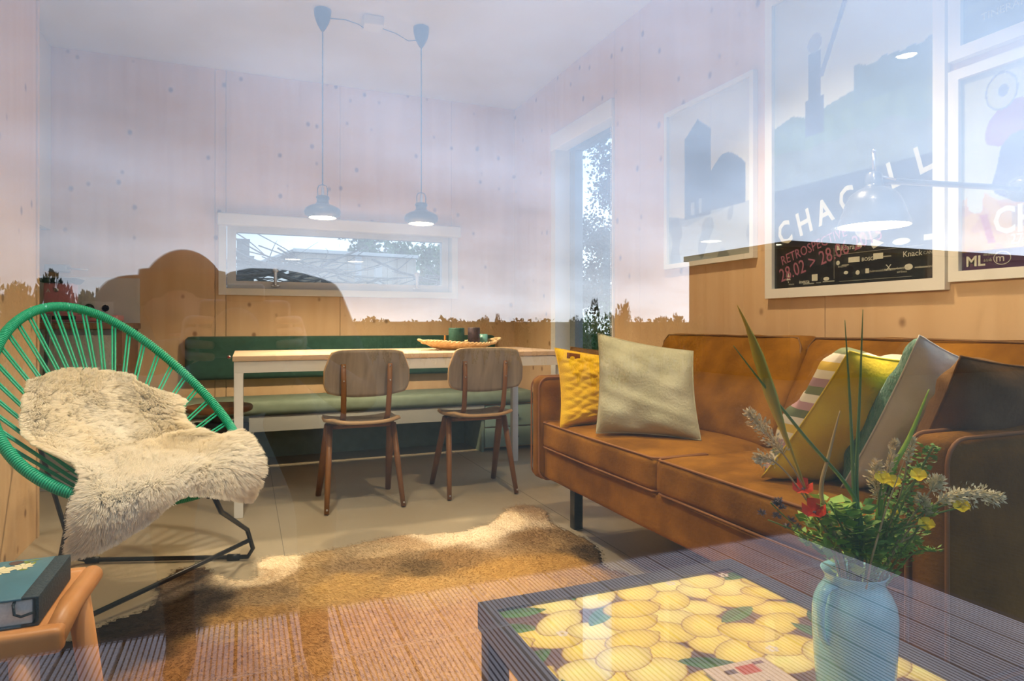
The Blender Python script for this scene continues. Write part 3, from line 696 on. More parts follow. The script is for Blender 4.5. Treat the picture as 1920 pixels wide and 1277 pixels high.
for dx, m_ in ((-.042, M['blackplastic']), (.042, M['white'])):
    o = obj('socket_well', MB().lathe([(.026, -.003), (.022, .001), (.020, -.002), (.001, -.002)] if dx > 0 else [(.026, -.003), (.026, .016), (.02, .02), (.001, .02)], (s0.x+dx, BY-.028, s0.z), 20, M=Matrix.Rotation(PI/2, 4, 'X')), m_, so)
    if dx > 0:
        for q in (-1, 1): obj('socket_hole', MB().lathe([(.003, 0), (.003, .003)], (s0.x+dx+q*.009, BY-.027, s0.z), 8, M=Matrix.Rotation(PI/2, 4, 'X')), M['black'], o)
        for q in (.0185, -.0185): obj('earth_clip', MB().box(s0.x+dx-.003, s0.x+dx+.003, BY-.03, BY-.026, s0.z+q-.0035, s0.z+q+.0035), M['black'], o)
# pink machine on the worktop
pm = thing('coffee_grinder', 'pink enamelled kitchen machine with flared dark top on worktop', 'appliance', (-.98, 4.4, .905))
q0 = onY(112, 590, 4.35)
gx = q0.x
obj('base', MB().rbox(gx-.075, gx+.30, 4.24, 4.46, .912, .952, .01), M['pink'], pm)
obj('control_strip', MB().rbox(gx-.06, gx+.10, 4.232, 4.245, .925, .946, .003), M['blackplastic'], pm)
obj('handle', MB().tube([(gx+.17, 4.236, .94), (gx+.17, 4.21, .94), (gx+.27, 4.21, .94), (gx+.27, 4.236, .94)], .004, 6), M['blackplastic'], pm)
obj('tower', MB().rbox(gx-.062, gx+.075, 4.28, 4.42, .95, 1.13, .012), M['pink'], pm)
obj('flared_top', MB().add([(gx-.07, 4.27, 1.13), (gx+.083, 4.27, 1.13), (gx+.083, 4.43, 1.13), (gx-.07, 4.43, 1.13), (gx-.09, 4.25, 1.155), (gx+.103, 4.25, 1.155), (gx+.103, 4.45, 1.155), (gx-.09, 4.45, 1.155)], [(0, 1, 2, 3), (7, 6, 5, 4), (0, 4, 5, 1), (1, 5, 6, 2), (2, 6, 7, 3), (3, 7, 4, 0)]), M['blackplastic'], pm)
obj('badge', MB().lathe([(.012, 0), (.012, .003), (.008, .005)], (gx+.0, 4.279, 1.09), 16, M=Matrix.Rotation(PI/2, 4, 'X')), M['steel'], pm)
text('A', .03, M['white'], parent=pm, M=Matrix.Translation((gx-.048, 4.279, 1.075)) @ Matrix.Rotation(PI/2, 4, 'X'))
# wall cupboards along the far left and the small fitting on the wall
wc = thing('wall_cupboard', 'pale grey tall wall cupboard at the left of the kitchen', 'cupboard', (-1.4, 4, 1.47))
obj('carcass', MB().box(-1.6, -1.112, 3.32, BY-.006, 1.47, CZ-.004), M['white'], wc)
for y0 in (3.32, 4.01): obj('door', MB().rbox(-1.111, -1.092, y0+.002, y0+.685, 1.472, CZ-.006, .002), M['white'], wc)
b0_ = onY(85, 502, 4.6); b1_ = onY(126, 503, 4.6); b2_ = onY(165, 506, 4.6)
wf = thing('wall_fitting', 'small pale blue grey fitting with thin arm above the pink machine', 'fitting', tuple(b0_))
obj('fitting_body', MB().rbox(b0_.x, b1_.x, 4.58, BY-.004, b0_.z-.02, b0_.z+.02, .006), mat('pale_blue_fitting', (.28, .36, .48), .4), wf)
obj('arm', MB().tube([(b1_.x-.01, 4.6, b1_.z), (b2_.x, 4.6, b2_.z)], .005, 8), M['steel'], wf)

# ================================================================== PENDANTS
CX1, CX2, PY = .383, .925, 3.6
def pendant(x, label):
    t = thing('pendant_lamp', label, 'lamp', (x, PY, 1.47), 'dark pendant lamps over the dining table')
    obj('ceiling_cup', MB().lathe([(.008, 2.475), (.018, 2.49), (.034, 2.52), (.043, 2.555), (.045, 2.585), (.043, CZ-.001)], (x, PY, 0), 24), M['lamp'], t)
    obj('cord', MB().tube([(x, PY, 1.60), (x, PY, 2.48)], .0032, 8), M['cable'], t)
    z = 1.47
    sh = obj('lamp_shade', MB().lathe([(.071, z), (.078, z+.006), (.092, z+.016), (.0955, z+.032), (.089, z+.050), (.065, z+.064), (.040, z+.073), (.031, z+.084), (.030, z+.098), (.035, z+.102), (.035, z+.112), (.031, z+.118), (.012, z+.12)], (x, PY, 0), 40, cap=False), M['lamp'], t)
    obj('inner_shade', MB().lathe([(.0705, z+.001), (.085, z+.018), (.086, z+.036), (.06, z+.056), (.03, z+.066), (.002, z+.068)], (x, PY, 0), 36, cap=False), M['lampin'], t)
    obj('bail', MB().tube([(x-.026, PY, z+.112), (x-.026, PY, z+.155), (x-.02, PY, z+.172), (x, PY, z+.18), (x+.02, PY, z+.172), (x+.026, PY, z+.155), (x+.026, PY, z+.112)], .0026, 8), M['lamp'], t)
    obj('socket', MB().lathe([(.006, z+.115), (.008, z+.12), (.006, z+.16), (.003, z+.175)], (x, PY, 0), 12), M['steel'], t)
    obj('light_bulb', MB().lathe([(.002, z+.012), (.035, z+.014), (.060, z+.012), (.068, z+.006), (.066, z+.003), (.002, z+.002)], (x, PY, 0), 32, cap=False), M['bulb'], t)
    ld = bpy.data.lights.new('lamp_light', 'SPOT'); ld.energy = 80; ld.color = (1, .74, .46); ld.spot_size = math.radians(150); ld.spot_blend = .5; ld.shadow_soft_size = .035
    lo = bpy.data.objects.new('lamp_light', ld); COL.objects.link(lo); lo.location = (x, PY, z-.006); attach(lo, t)
    return t
pendant(CX1, 'dark pendant lamp over the table end beside the turquoise chair')
pendant(CX2, 'dark pendant lamp over the table nearer the tall window')
cb = thing('ceiling_cable', 'thin cable looping between the two pendant cups', 'cable', (.65, PY, 2.55))
obj('cable', MB().tube([(CX1+.04, PY, 2.55), (CX1+.12, PY, 2.557), (CX1+.19, PY, 2.545), (.60, PY+.0, 2.53)], .003, 6).tube([(.70, PY, 2.545), (.78, PY, 2.53), (.85, PY, 2.50), (CX2-.04, PY, 2.508), (CX2-.025, PY, 2.51)], .003, 6), M['cable'], cb)
tag(obj('junction_box', MB().rbox(.595, .705, PY-.05, PY+.05, 2.535, CZ-.001, .01), M['white']), 'white junction box on the ceiling between the pendants', 'box')

# flush ceiling lamps above the frame (one glints in the poster glass, two are added fill)
def ceiling_lamp(x, y, e, label, cone=104, col=(1, .74, .46)):
    ul = thing('ceiling_lamp', label, 'lamp', (x, y, CZ), 'flush ceiling lamps')
    obj('housing', MB().lathe([(.075, CZ-.001), (.075, CZ-.05), (.068, CZ-.055), (.064, CZ-.03), (.001, CZ-.03)], (x, y, 0), 36, cap=False), M['lamp'], ul)
    obj('light_bulb', MB().lathe([(.001, CZ-.046), (.05, CZ-.044), (.06, CZ-.036), (.001, CZ-.034)], (x, y, 0), 30, cap=False), M['bulb'], ul)
    ld = bpy.data.lights.new('lamp_light', 'SPOT'); ld.energy = e; ld.color = col; ld.spot_size = math.radians(cone); ld.spot_blend = .45; ld.shadow_soft_size = .05
    lo = bpy.data.objects.new('lamp_light', ld); COL.objects.link(lo); lo.location = (x, y, CZ-.06); attach(lo, ul)
ceiling_lamp(.15, 2.74, 60, 'round ceiling lamp whose glint shows in the large poster', 90)
ceiling_lamp(-.15, 1.75, 200, 'added unseen ceiling lamp brightening the sheepskin', 84, (1, .84, .66))  # added lamp out of view, put in to brighten the fleece
ceiling_lamp(.78, .70, 48, 'added unseen ceiling lamp brightening the vase and flowers', 100, (1, .84, .66))  # invented lamp, extra light for vase, flowers and near sofa arm
ceiling_lamp(1.05, 1.7, 160, 'round ceiling lamp over the sofa and the posters', 108)
# wall lamp over the sofa
LXc, LYc, LZ = 1.39, 1.10, 1.13
wl = thing('wall_lamp', 'grey bell-shaped wall lamp on a long arm over the sofa', 'lamp', (LXc, LYc, LZ))
lampm = mat('blue_grey_enamel', (.06, .07, .08), .3, spec=.5, coat=.3)
obj('lamp_shade', MB().lathe([(.078, LZ), (.0785, LZ+.004), (.072, LZ+.025), (.062, LZ+.055), (.052, LZ+.075), (.035, LZ+.088), (.022, LZ+.093), (.018, LZ+.10), (.018, LZ+.125), (.010, LZ+.13)], (LXc, LYc, 0), 40, cap=False), lampm, wl)
obj('inner_shade', MB().lathe([(.077, LZ+.001), (.06, LZ+.05), (.034, LZ+.082), (.002, LZ+.088)], (LXc, LYc, 0), 36, cap=False), M['lampin'], wl)
obj('light_bulb', MB().lathe([(.002, LZ+.006), (.05, LZ+.006), (.072, LZ+.004), (.073, LZ+.002), (.002, LZ+.001)], (LXc, LYc, 0), 32, cap=False), M['bulb'], wl)
obj('arm', MB().tube([(LXc+.01, LYc, LZ+.108), (LXc+.05, LYc, LZ+.113), (WX-.01, LYc, LZ+.135)], .008, 10).lathe([(.035, -.012), (.035, 0), (.02, .008)], (WX-.012, LYc, LZ+.135), 20, M=Matrix.Rotation(-PI/2, 4, 'Y')), lampm, wl)
obj('bracket', MB().tube([(LXc+.012, LYc-.01, LZ+.118), (LXc+.06, LYc-.01, LZ+.115)], .003, 8).tube([(LXc, LYc, LZ+.125), (LXc, LYc, LZ+.175)], .004, 8).lathe([(.001, -.006), (.006, 0), (.001, .006)], (LXc, LYc, LZ+.18), 12), M['steel'], wl)
ld = bpy.data.lights.new('lamp_light', 'POINT'); ld.energy = 14; ld.color = (1, .72, .42); ld.shadow_soft_size = .03
lo = bpy.data.objects.new('lamp_light', ld); COL.objects.link(lo); lo.location = (LXc, LYc, LZ+.0); attach(lo, wl)

# ================================================================== SOFA
SX0, SX1, SY0, SY1 = 1.17, 1.945, .77, 2.60
sf = thing('sofa', 'brown suede two-seat sofa along the right wall', 'sofa', (1.55, 1.68, 0))
def softbox(x0, x1, y0, y1, z0, z1, r=.03, puff=(0, 0, 0), n=14, seed=0, nz=.004, M_=None, top=None):
    """rounded upholstered block, faces swelling by puff, slightly uneven"""
    c = Vector(((x0+x1)/2, (y0+y1)/2, (z0+z1)/2)); h = Vector(((x1-x0)/2, (y1-y0)/2, (z1-z0)/2)); r = min(r, min(h)*.98)
    bm = bmesh.new(); bmesh.ops.create_cube(bm, size=2); bmesh.ops.subdivide_edges(bm, edges=bm.edges[:], cuts=n, use_grid_fill=True)
    for v in bm.verts:
        p = v.co.copy()
        q = Vector([math.copysign(abs(a)**.8, a)*hh for a, hh in zip(p, h)])
        inner = Vector([max(-hh+r, min(hh-r, a)) for a, hh in zip(q, h)])
        d = q-inner; 
        if d.length > 1e-9: q = inner+d.normalized()*r
        e = [1-abs(a)**2.5 for a in p]
        if abs(p.x) > .99: q.x += math.copysign(puff[0]*e[1]*e[2], p.x)
        if abs(p.y) > .99: q.y += math.copysign(puff[1]*e[0]*e[2], p.y)
        if abs(p.z) > .99: q.z += math.copysign(puff[2]*e[0]*e[1], p.z)
        nn = mnoise.noise_vector(q*9+Vector((seed, 0, 0)))*nz; q += nn
        if top: q = top(q, h)
        v.co = q+c if M_ is None else M_ @ q
    bm.verts.index_update(); mb = MB(); mb.add([v.co[:] for v in bm.verts], [[v.index for v in f.verts] for f in bm.faces], True); bm.free(); return mb
sm = Vector
midY = 1.683
# base, arms, seat cushions, backs
obj('base', softbox(SX0+.015, SX1, SY0+.03, SY1-.03, .235, .375, .02), M['suede'], sf)
arm_r = obj('armrest', softbox(SX0-.01, SX1-.02, SY1-.085, SY1, .225, .672, .035, nz=.002, n=20), M['suede'], sf)
arm_l = obj('armrest', softbox(SX0-.01, SX1-.02, SY0, SY0+.085, .225, .690, .035, nz=.002, n=20), M['suede'], sf)
def ringpipe(x, y0, y1, z0, z1, r, rr=.0032):
    P = []
    for cx, cy, a0 in ((y1-r, z1-r, 0), (y0+r, z1-r, 1), (y0+r, z0+r, 2), (y1-r, z0+r, 3)):
        for k in range(6):
            a = (a0+k/5)*PI/2; P.append((x, cx+r*math.cos(a), cy+r*math.sin(a)))
    return P
def planepipe(P, rr=.0032): return MB().tube(P, rr, 6, closed=True)
# piping round both faces of each arm
for arm, ya, yb, zt in ((arm_r, SY1-.085, SY1, .672), (arm_l, SY0, SY0+.085, .690)):
    for y in (ya+.004, yb-.004):
        P = []
        for cx, cz, a0 in ((SX1-.02-.05, zt-.05, 0), (SX0-.01+.05, zt-.05, 1), (SX0-.01+.05, .225+.05, 2), (SX1-.02-.05, .225+.05, 3)):
            for k in range(6):
                a = (a0+k/5)*PI/2; P.append((cx+.047*math.cos(a), y, cz+.047*math.sin(a)))
        obj('piping', planepipe(P, .004), M['piping'], arm)
for a, b in ((SY0+.088, midY-.002), (midY+.002, SY1-.088)):
    cu = obj('seat_cushion', softbox(SX0, 1.74, a, b, .372, .482, .022, puff=(.006, 0, .018), seed=a*7, n=18), M['suede'], sf)
    for z in (.375, .479):
        obj('piping', MB().tube([(SX0+.20, a+.004, z), (SX0+.02, a+.004, z), (SX0+.004, a+.018, z), (SX0-.001, (a+b)/2, z), (SX0+.004, b-.018, z), (SX0+.02, b-.004, z), (SX0+.2, b-.004, z)], .0036, 6), M['piping'], cu)
lean = lambda X0, X1, zb, zt: (lambda q, h: Vector((q.x+(q.z+h.z)/(2*h.z)*.19, q.y*(1-.05*max(0, (q.z/h.z))**2), q.z)))
for a, b, sd_ in ((SY0+.09, midY-.003, 3), (midY+.003, SY1-.09, 8)):
    cu = obj('back_cushion', softbox(1.60, 1.735, a, b, .47, .853, .035, puff=(.02, .004, 0), seed=sd_, nz=.006, n=18, top=lean(0, 0, 0, 0)), M['suede'], sf)
    P = [(1.735, a+.012, .49), (1.90-.11, a+.014, .82), (1.92-.12, a+.035, .849), (1.92-.12, (a+b)/2, .853), (1.92-.12, b-.035, .849), (1.90-.11, b-.014, .82), (1.735, b-.012, .49)]
    obj('piping', MB().tube([(p[0], p[1], p[2]) for p in P], .0036, 6), M['suede_dark'], cu)
obj('back_frame', softbox(1.86, SX1, SY0+.04, SY1-.04, .24, .80, .03), M['suede'], sf)
for x, y in ((1.345, 2.52), (1.345, .90), (1.86, 2.5), (1.86, .9)): obj('leg', MB().rbox(x-.021, x+.021, y-.021, y+.021, 0, .24, .003), M['black'], sf)

def pillow(name, c, T, m, label, n=26, back=None, seed=0, wr=.01, quilt=0, pinch=.06, group=None, tagp=None):
    """c: four 3-D corners (bottom-left, bottom-right, top-right, top-left) seen from the front"""
    c = [Vector(p) for p in c]; t = thing(name, label, 'pillow', tuple(c[0]), group)
    nrm = (c[1]-c[0]).cross(c[3]-c[0]).normalized()
    def pt(s, q, side):
        x, y = s*2-1, q*2-1
        xs = x*(1-pinch*(1-y*y)*abs(x)); ys = y*(1-pinch*(1-x*x)*abs(y)); s2, q2 = (xs+1)/2, (ys+1)/2
        p = c[0]*(1-s2)*(1-q2)+c[1]*s2*(1-q2)+c[2]*s2*q2+c[3]*(1-s2)*q2
        e = ((1-x**4)*(1-y**4)); th = T*.5*(max(0, e)**.55)
        d = mnoise.noise(Vector((x*2.2+seed, y*2.2, side*3)))*wr*2.0*min(1, e*3)
        d += mnoise.noise(Vector((x*1.2+y*4+seed, y*1.2, side*3+5)))*wr*min(1, e*3)
        if quilt: 
            w = abs(math.sin((x*4.5+y*5)*PI/1.2+.5*math.sin(y*19)))**.6*abs(math.sin((x*4.5-y*5)*PI/1.2+.5*math.sin(x*17)))**.6; d += quilt*w*min(1, e*4)
        return p+nrm*(side*(th+d))
    for side, nm in ((1, 'front_cover'), (-1, 'back_cover')):
        mb = MB().grid(lambda s, q: pt(s, q, side), n, n)
        if side < 0: mb.f = [f[::-1] for f in mb.f]
        obj(nm, mb, m if side > 0 or back is None else back, t)
    P = [pt(k/20, 0, 0) for k in range(20)]+[pt(1, k/20, 0) for k in range(20)]+[pt(1-k/20, 1, 0) for k in range(20)]+[pt(0, 1-k/20, 0) for k in range(20)]
    obj('edge_seam', MB().tube(P, .0028, 5, closed=True), m, t)
    return t, pt
# far end, from the wall forward: dark brown, yellow quilted, pale olive velvet
pillow('throw_pillow', [(1.27, 2.47, .50), (1.74, 2.49, .50), (1.74, 2.50, .765), (1.29, 2.47, .80)], .10, M['suede_dark'], 'dark brown suede pillow standing against the far sofa arm', seed=4)
pq, ptq = pillow('throw_pillow', [(1.16, 2.31, .487), (1.68, 2.27, .50), (1.715, 2.33, .725), (1.165, 2.37, .80)], .12, M['yellowq'], 'mustard yellow quilted pillow at the far sofa arm', n=70, seed=9, quilt=.007, wr=.005)
a = ptq(.06, .93, 1); b = ptq(.16, .93, 1)
obj('leather_label', MB().obox((a+b)/2+Vector((0, -.012, -.004)), (b-a)*.5, Vector((0, .0015, 0)), Vector((0, 0, .011)), .001), M['tagl'], pq)
pillow('throw_pillow', [(1.19, 2.075, .497), (1.45, 1.81, .497), (1.475, 1.885, .80), (1.235, 2.14, .862)], .13, M['cream'], 'pale olive velvet pillow in front of the mustard one', n=34, seed=2.3, wr=.009)
# near end: striped/olive-yellow, teal/grey, dark brown against the near arm
stripe_cols = [(.55, .50, .42), (.10, .12, .06), (.38, .22, .24), (.62, .58, .48), (.14, .16, .07), (.30, .18, .20), (.58, .52, .40), (.50, .34, .05)]
def stripes():
    m, nt, b = newmat('striped_weave'); N, L = nt.nodes, nt.links
    tc = N.new('ShaderNodeTexCoord'); sp_ = N.new('ShaderNodeSeparateXYZ'); L.new(tc.outputs['Object'], sp_.inputs[0])
    ml = N.new('ShaderNodeMath'); ml.operation = 'MULTIPLY'; ml.inputs[1].default_value = 6.2; L.new(sp_.outputs[2], ml.inputs[0])
    fr_ = N.new('ShaderNodeMath'); fr_.operation = 'FRACT'; L.new(ml.outputs[0], fr_.inputs[0])
    r = N.new('ShaderNodeValToRGB'); r.color_ramp.interpolation = 'CONSTANT'; L.new(fr_.outputs[0], r.inputs[0])
    while len(r.color_ramp.elements) > 1: r.color_ramp.elements.remove(r.color_ramp.elements[-1])
    r.color_ramp.elements[0].color = (*stripe_cols[0], 1)
    for i, c in enumerate(stripe_cols[1:]): e = r.color_ramp.elements.new((i+1)/8); e.color = (*c, 1)
    L.new(r.outputs[0], b.inputs['Base Color']); b.inputs['Roughness'].default_value = .85
    return m
def pil2(near_b, near_t, far_t, far_b): return [Vector(p) for p in (near_b, far_b, far_t, near_t)]
pillow('throw_pillow', [(1.235, 1.30, .50), (1.67, 1.34, .50), (1.65, 1.12, .80), (1.255, 1.055, .835)], .17, M['oliveyellow'], 'olive yellow pillow with striped front on the sofa', n=34, back=stripes(), seed=1.5, wr=.012)
pillow('throw_pillow', [(1.335, 1.145, .497), (1.70, 1.16, .50), (1.60, .93, .785), (1.29, .915, .872)], .15, M['greyfab'], 'light grey linen pillow with teal front on the sofa', n=34, back=M['tealfab'], seed=6.1, wr=.012)
pillow('throw_pillow', [(1.28, .97, .52), (1.72, .98, .52), (1.74, .85, .795), (1.24, .80, .835)], .13, M['suede_dark'], 'dark brown suede pillow slumped over the near sofa arm', n=30, seed=3.3, wr=.012)

# ================================================================== COWHIDE RUG
rug_px = [(0, 1240), (60, 1213), (147, 1198), (187, 1172), (267, 1145), (293, 1128), (290, 1098), (333, 1068), (383, 1065), (427, 1085), (463, 1090), (480, 1082), (480, 1055), (500, 1043), (567, 1040), (640, 1027), (720, 1008), (770, 1002), (807, 1003), (867, 997), (917, 982), (947, 955), (973, 946), (1003, 949), (1027, 960), (1035, 979), (1057, 992), (1107, 1015), (1128, 1032), (1135, 1062)]
rug_o = [tuple(onZ(u, v, .004)[:2]) for u, v in rug_px]+[(1.27, 1.95), (1.15, 1.6), (1.1, 1.3), (.85, 1.1), (.4, .98), (-.1, .95), (-.5, 1.1), (-.75, 1.35), (-.78, 1.8)]
hs_ = [(500, 1055, .86, .75, .58), (545, 1046, .84, .74, .56), (482, 1083, .86, .76, .6), (500, 1080, .7, .58, .42), (333, 1085, .10, .065, .04), (292, 1110, .25, .2, .16), (200, 1182, .02, .014, .01), (300, 1185, .035, .022, .014), (380, 1130, .05, .033, .02), (340, 1160, .04, .026, .016), (250, 1170, .025, .017, .011),
       (500, 1112, .24, .17, .10), (560, 1090, .36, .26, .15), (650, 1065, .26, .19, .12), (650, 1100, .45, .31, .15), (450, 1165, .30, .19, .09), (700, 1035, .5, .4, .27), (760, 1020, .5, .38, .25), (780, 1062, .17, .12, .07), (850, 1050, .30, .20, .11), (900, 997, .92, .82, .66), (850, 1005, .88, .78, .62), (930, 985, .92, .82, .66), (960, 972, .86, .75, .58), (820, 1008, .8, .7, .55), (990, 960, .55, .43, .30), (1000, 1010, .24, .16, .09), (1060, 1015, .30, .21, .12), (1110, 1040, .11, .075, .045), (950, 1075, .5, .33, .15), (1050, 1065, .42, .27, .12), (800, 1100, .52, .36, .18), (400, 1250, .22, .12, .06), (700, 1180, .42, .25, .12), (850, 1180, .45, .28, .14), (150, 1235, .04, .03, .02), (550, 1200, .34, .2, .1), (720, 1060, .28, .2, .12), (600, 1050, .42, .32, .2)]
hp = np.array([tuple(onZ(a, b, 0)[:2]) for a, b, *_ in hs_]); hcol = np.array([t[2:] for t in hs_])
def hide_color(P):
    P = np.asarray(P)[:, :2]; n1 = np.array([mnoise.noise((x*11, y*11, 0)) for x, y in P]); n2 = np.array([mnoise.noise((x*11, y*11, 9)) for x, y in P])
    Q = P+np.stack([n1, n2], 1)*.05
    d = ((Q[:, None]-hp[None])**2).sum(2); w = 1/(d+.0004)**2.6; c = (w@hcol)/w.sum(1)[:, None]
    c = c.mean(1)[:, None]+(c-c.mean(1)[:, None])*1.25
    return c*(1+.22*np.array([mnoise.noise((x*60, y*60, 3)) for x, y in P]))[:, None]
def inpoly(x, y, P):
    r = False; j = len(P)-1
    for i in range(len(P)):
        xi, yi = P[i]; xj, yj = P[j]
        if (yi > y) != (yj > y) and x < (xj-xi)*(y-yi)/(yj-yi)+xi: r = not r
        j = i
    return r
rg = thing('cowhide_rug', 'brown and cream cowhide rug in the middle of the floor', 'rug', (.3, 2, 0))
st_ = .016; xs = np.arange(-1.0, 1.5, st_); ys = np.arange(.9, 3.1, st_); idx = {}; vs = []; fs = []
ins = np.array([[inpoly(x, y, rug_o) for x in xs] for y in ys])
def rz(x, y): return .006+.006*max(0, mnoise.noise((x*3.1, y*3.1, 0)))+(.02 if False else 0)
for j in range(len(ys)-1):
    for i in range(len(xs)-1):
        if ins[j, i] and ins[j, i+1] and ins[j+1, i] and ins[j+1, i+1]:
            f = []
            for a, b in ((j, i), (j, i+1), (j+1, i+1), (j+1, i)):
                if (a, b) not in idx: idx[(a, b)] = len(vs); vs.append((xs[b], ys[a], rz(xs[b], ys[a])))
                f.append(idx[(a, b)])
            fs.append(f)
me = bpy.data.meshes.new('hide'); me.from_pydata(vs, [], fs); me.polygons.foreach_set('use_smooth', [True]*len(fs))
vc = hide_color(vs); at = me.color_attributes.new('Col', 'FLOAT_COLOR', 'POINT'); cc = np.ones((len(vs), 4), np.float32); cc[:, :3] = vc; at.data.foreach_set('color', cc.ravel())
o = obj('hide', me, M['hide'], rg); sd = o.modifiers.new('t', 'SOLIDIFY'); sd.thickness = .004
vv = np.array(vs); n = 110000; ii = NR.randint(0, len(vv), n); rt = vv[ii]+np.c_[NR.uniform(-1, 1, (n, 2))*st_, np.zeros(n)]
base = np.stack([-.7+.3*np.sin(rt[:, 1]*5), -.5+.4*np.sin(rt[:, 0]*6), np.full(n, .5)], 1)+NR.normal(0, .13, (n, 3)); base /= np.linalg.norm(base, axis=1)[:, None]
ln = (.011*NR.uniform(.6, 1.3, n))[:, None]
d1 = base*ln*.5; d2 = base*ln*np.array([1.1, 1.1, .75])
cl = vc[ii]*NR.uniform(.75, 1.25, n)[:, None]
fur('short_hair', rt, np.stack([d1, d2], 1), .00045, M['hide'], rg, cl)

# ================================================================== TURQUOISE CORD CHAIR
RP = (-.374, 2.46, .664, -.826, .726, .444, .362, -.077, -.076)
def ringp(t):
    cx, cy, cz, az, ph, a, b, k, bend = RP; fx, fy = math.cos(az), math.sin(az); ct, st2 = math.cos(t), math.sin(t)
    L = a*ct; Wd = b*(1+k*ct)*st2
    return Vector((cx-fx*math.cos(ph)*L-fy*Wd, cy-fy*math.cos(ph)*L+fx*Wd, cz+math.sin(ph)*L+bend*st2**2))
lc_ = thing('lounge_chair', 'turquoise cord egg-shaped lounge chair on black rod legs', 'chair', (-.35, 2.5, 0))
NRG = 360
rp_ = [ringp(2*PI*i/NRG) for i in range(NRG)]
obj('rim', MB().tube(rp_, .0125, 12, closed=True), M['teal'], lc_)
cw = MB()   # the wound cord: one long helix
hx = []
for i in range(NRG*9):
    t = 2*PI*i/(NRG*9); c = ringp(t); tn = (ringp(t+.002)-c).normalized(); x = Vector((0, 0, 1)).cross(tn).normalized(); y = tn.cross(x); a = i*2*PI/9
    hx.append(c+(x*math.cos(a)+y*math.sin(a))*.0135)
cw.tube(hx, .0033, 5, closed=True)
obj('wound_cord', cw, M['teal'], lc_, kind='stuff')
hub = pz(200, 958, 2.18)
cpx = []
NC = 44
mcp = []
for i in range(NC):
    t = 2*PI*(i+.5)/NC; p = ringp(t); q = hub+Vector((.085*math.cos(t+1.0), .085*math.sin(t+1.0), .0))
    dirn = (ringp(t+.03)-p).normalized()
    mb = MB()
    for s_ in (-1, 1):
        a = p+dirn*s_*.006; b = q+dirn*s_*.004; sag = (a+b)/2+Vector((0, 0, -.008))
        mb.tube([a, sag, b], .0032, 6)
    obj('cord', mb, M['teal'], lc_)
obj('hub_ring', MB().tube([hub+Vector((.085*math.cos(a), .085*math.sin(a), 0)) for a in np.linspace(0, 2*PI, 41)[:-1]], .009, 8, closed=True), M['teal'], lc_)
fr_ = Vector((.018, 2.654, .012)); fb_ = Vector((-.581, 2.852, .012)); ff_ = Vector((-.507, 2.188, .012))
topF = ringp(2.95)+Vector((0, 0, -.012)); topB = pz(92, 590, 2.3); topL = ringp(4.0)+Vector((0, 0, -.01))
mb = MB(); mb.tube([topF, pz(415, 960, 2.12), fr_+Vector((-.012, .015, .10)), fr_+Vector((.008, 0, .03)), fr_+Vector((-.01, .005, 0)), fr_+Vector((-.06, .02, 0)), fb_+Vector((.03, 0, 0)), fb_+Vector((0, 0, .01)), fb_+Vector((-.02, .0, .05)), pz(75, 840, 2.5)+Vector((0, 0, 0)), topB], .0085, 8)
obj('leg_frame', mb, M['black'], lc_)
obj('leg_frame', MB().tube([fr_+Vector((-.004, .006, .062)), (fr_+ff_)/2+Vector((0, 0, .035)), ff_+Vector((.02, .02, .01)), ff_, ff_+Vector((-.01, -.005, .03)), topL], .0085, 8), M['black'], lc_)
obj('leg_frame', MB().tube([fb_+Vector((.02, 0, .01)), fb_+Vector((0, -.02, .05)), pz(125, 965, 2.2), topL], .0085, 8), M['black'], lc_)
for f_, dv in ((fr_+Vector((-.06, .02, -.004)), Vector((-1, .33, 0)).normalized()), (ff_, Vector((.5, .8, 0)).normalized()), (fb_+Vector((.05, -.01, -.004)), Vector((-1, .3, 0)).normalized())):
    obj('rubber_foot', MB().tube([f_-dv*.022+Vector((0, 0, .004)), f_+dv*.022+Vector((0, 0, .004))], .0125, 10), M['blackplastic'], lc_)
tF = ringp(2.93)+Vector((0, 0, -.012)); tT = (ringp(2.85)-ringp(3.0)).normalized()
obj('clip', MB().tube([tF-tT*.028, tF+tT*.028], .016, 12, flat=.9), M['blackplastic'], lc_)

# ---- sheepskin draped over the chair
CP = [[(56, 725, 1.98), (112, 706, 2.10), (180, 704, 2.19), (245, 720, 2.33), (328, 755, 2.36)],
      [(44, 788, 1.89), (110, 778, 2.02), (185, 782, 2.14), (262, 785, 2.31), (340, 792, 2.30)],
      [(78, 850, 1.82), (142, 850, 1.94), (208, 852, 2.05), (292, 838, 2.19), (385, 822, 2.2)],
      [(150, 898, 1.79), (194, 896, 1.87), (262, 884, 1.96), (352, 858, 2.08), (452, 826, 2.19)],
      [(158, 948, 1.735), (212, 940, 1.775), (290, 912, 1.855), (386, 878, 2.03), (474, 876, 2.15)],
      [(146, 1028, 1.735), (200, 1006, 1.77), (270, 966, 1.83), (356, 920, 1.95), (460, 922, 2.14)]]
CPv = np.array([[tuple(pz(*p)) for p in row] for row in CP])
def crom(P, t):
    n = len(P)-1; x = t*n; i = min(int(x), n-1); f = x-i
    p0, p1, p2, p3 = P[max(i-1, 0)], P[i], P[i+1], P[min(i+2, n)]
    return .5*((2*p1)+(-p0+p2)*f+(2*p0-5*p1+4*p2-p3)*f*f+(-p0+3*p1-3*p2+p3)*f**3)
nu, nv = 70, 84
G = np.array([[crom(np.array([crom(r, i/(nu-1)) for r in CPv]), j/(nv-1)) for i in range(nu)] for j in range(nv)])
du = np.gradient(G, axis=1); dv_ = np.gradient(G, axis=0); NN = np.cross(dv_, du); NN /= np.linalg.norm(NN, axis=2)[..., None]
flip = np.sign((NN*(np.array([0, 0, H+.6])-G)).sum(2).mean()); NN *= flip
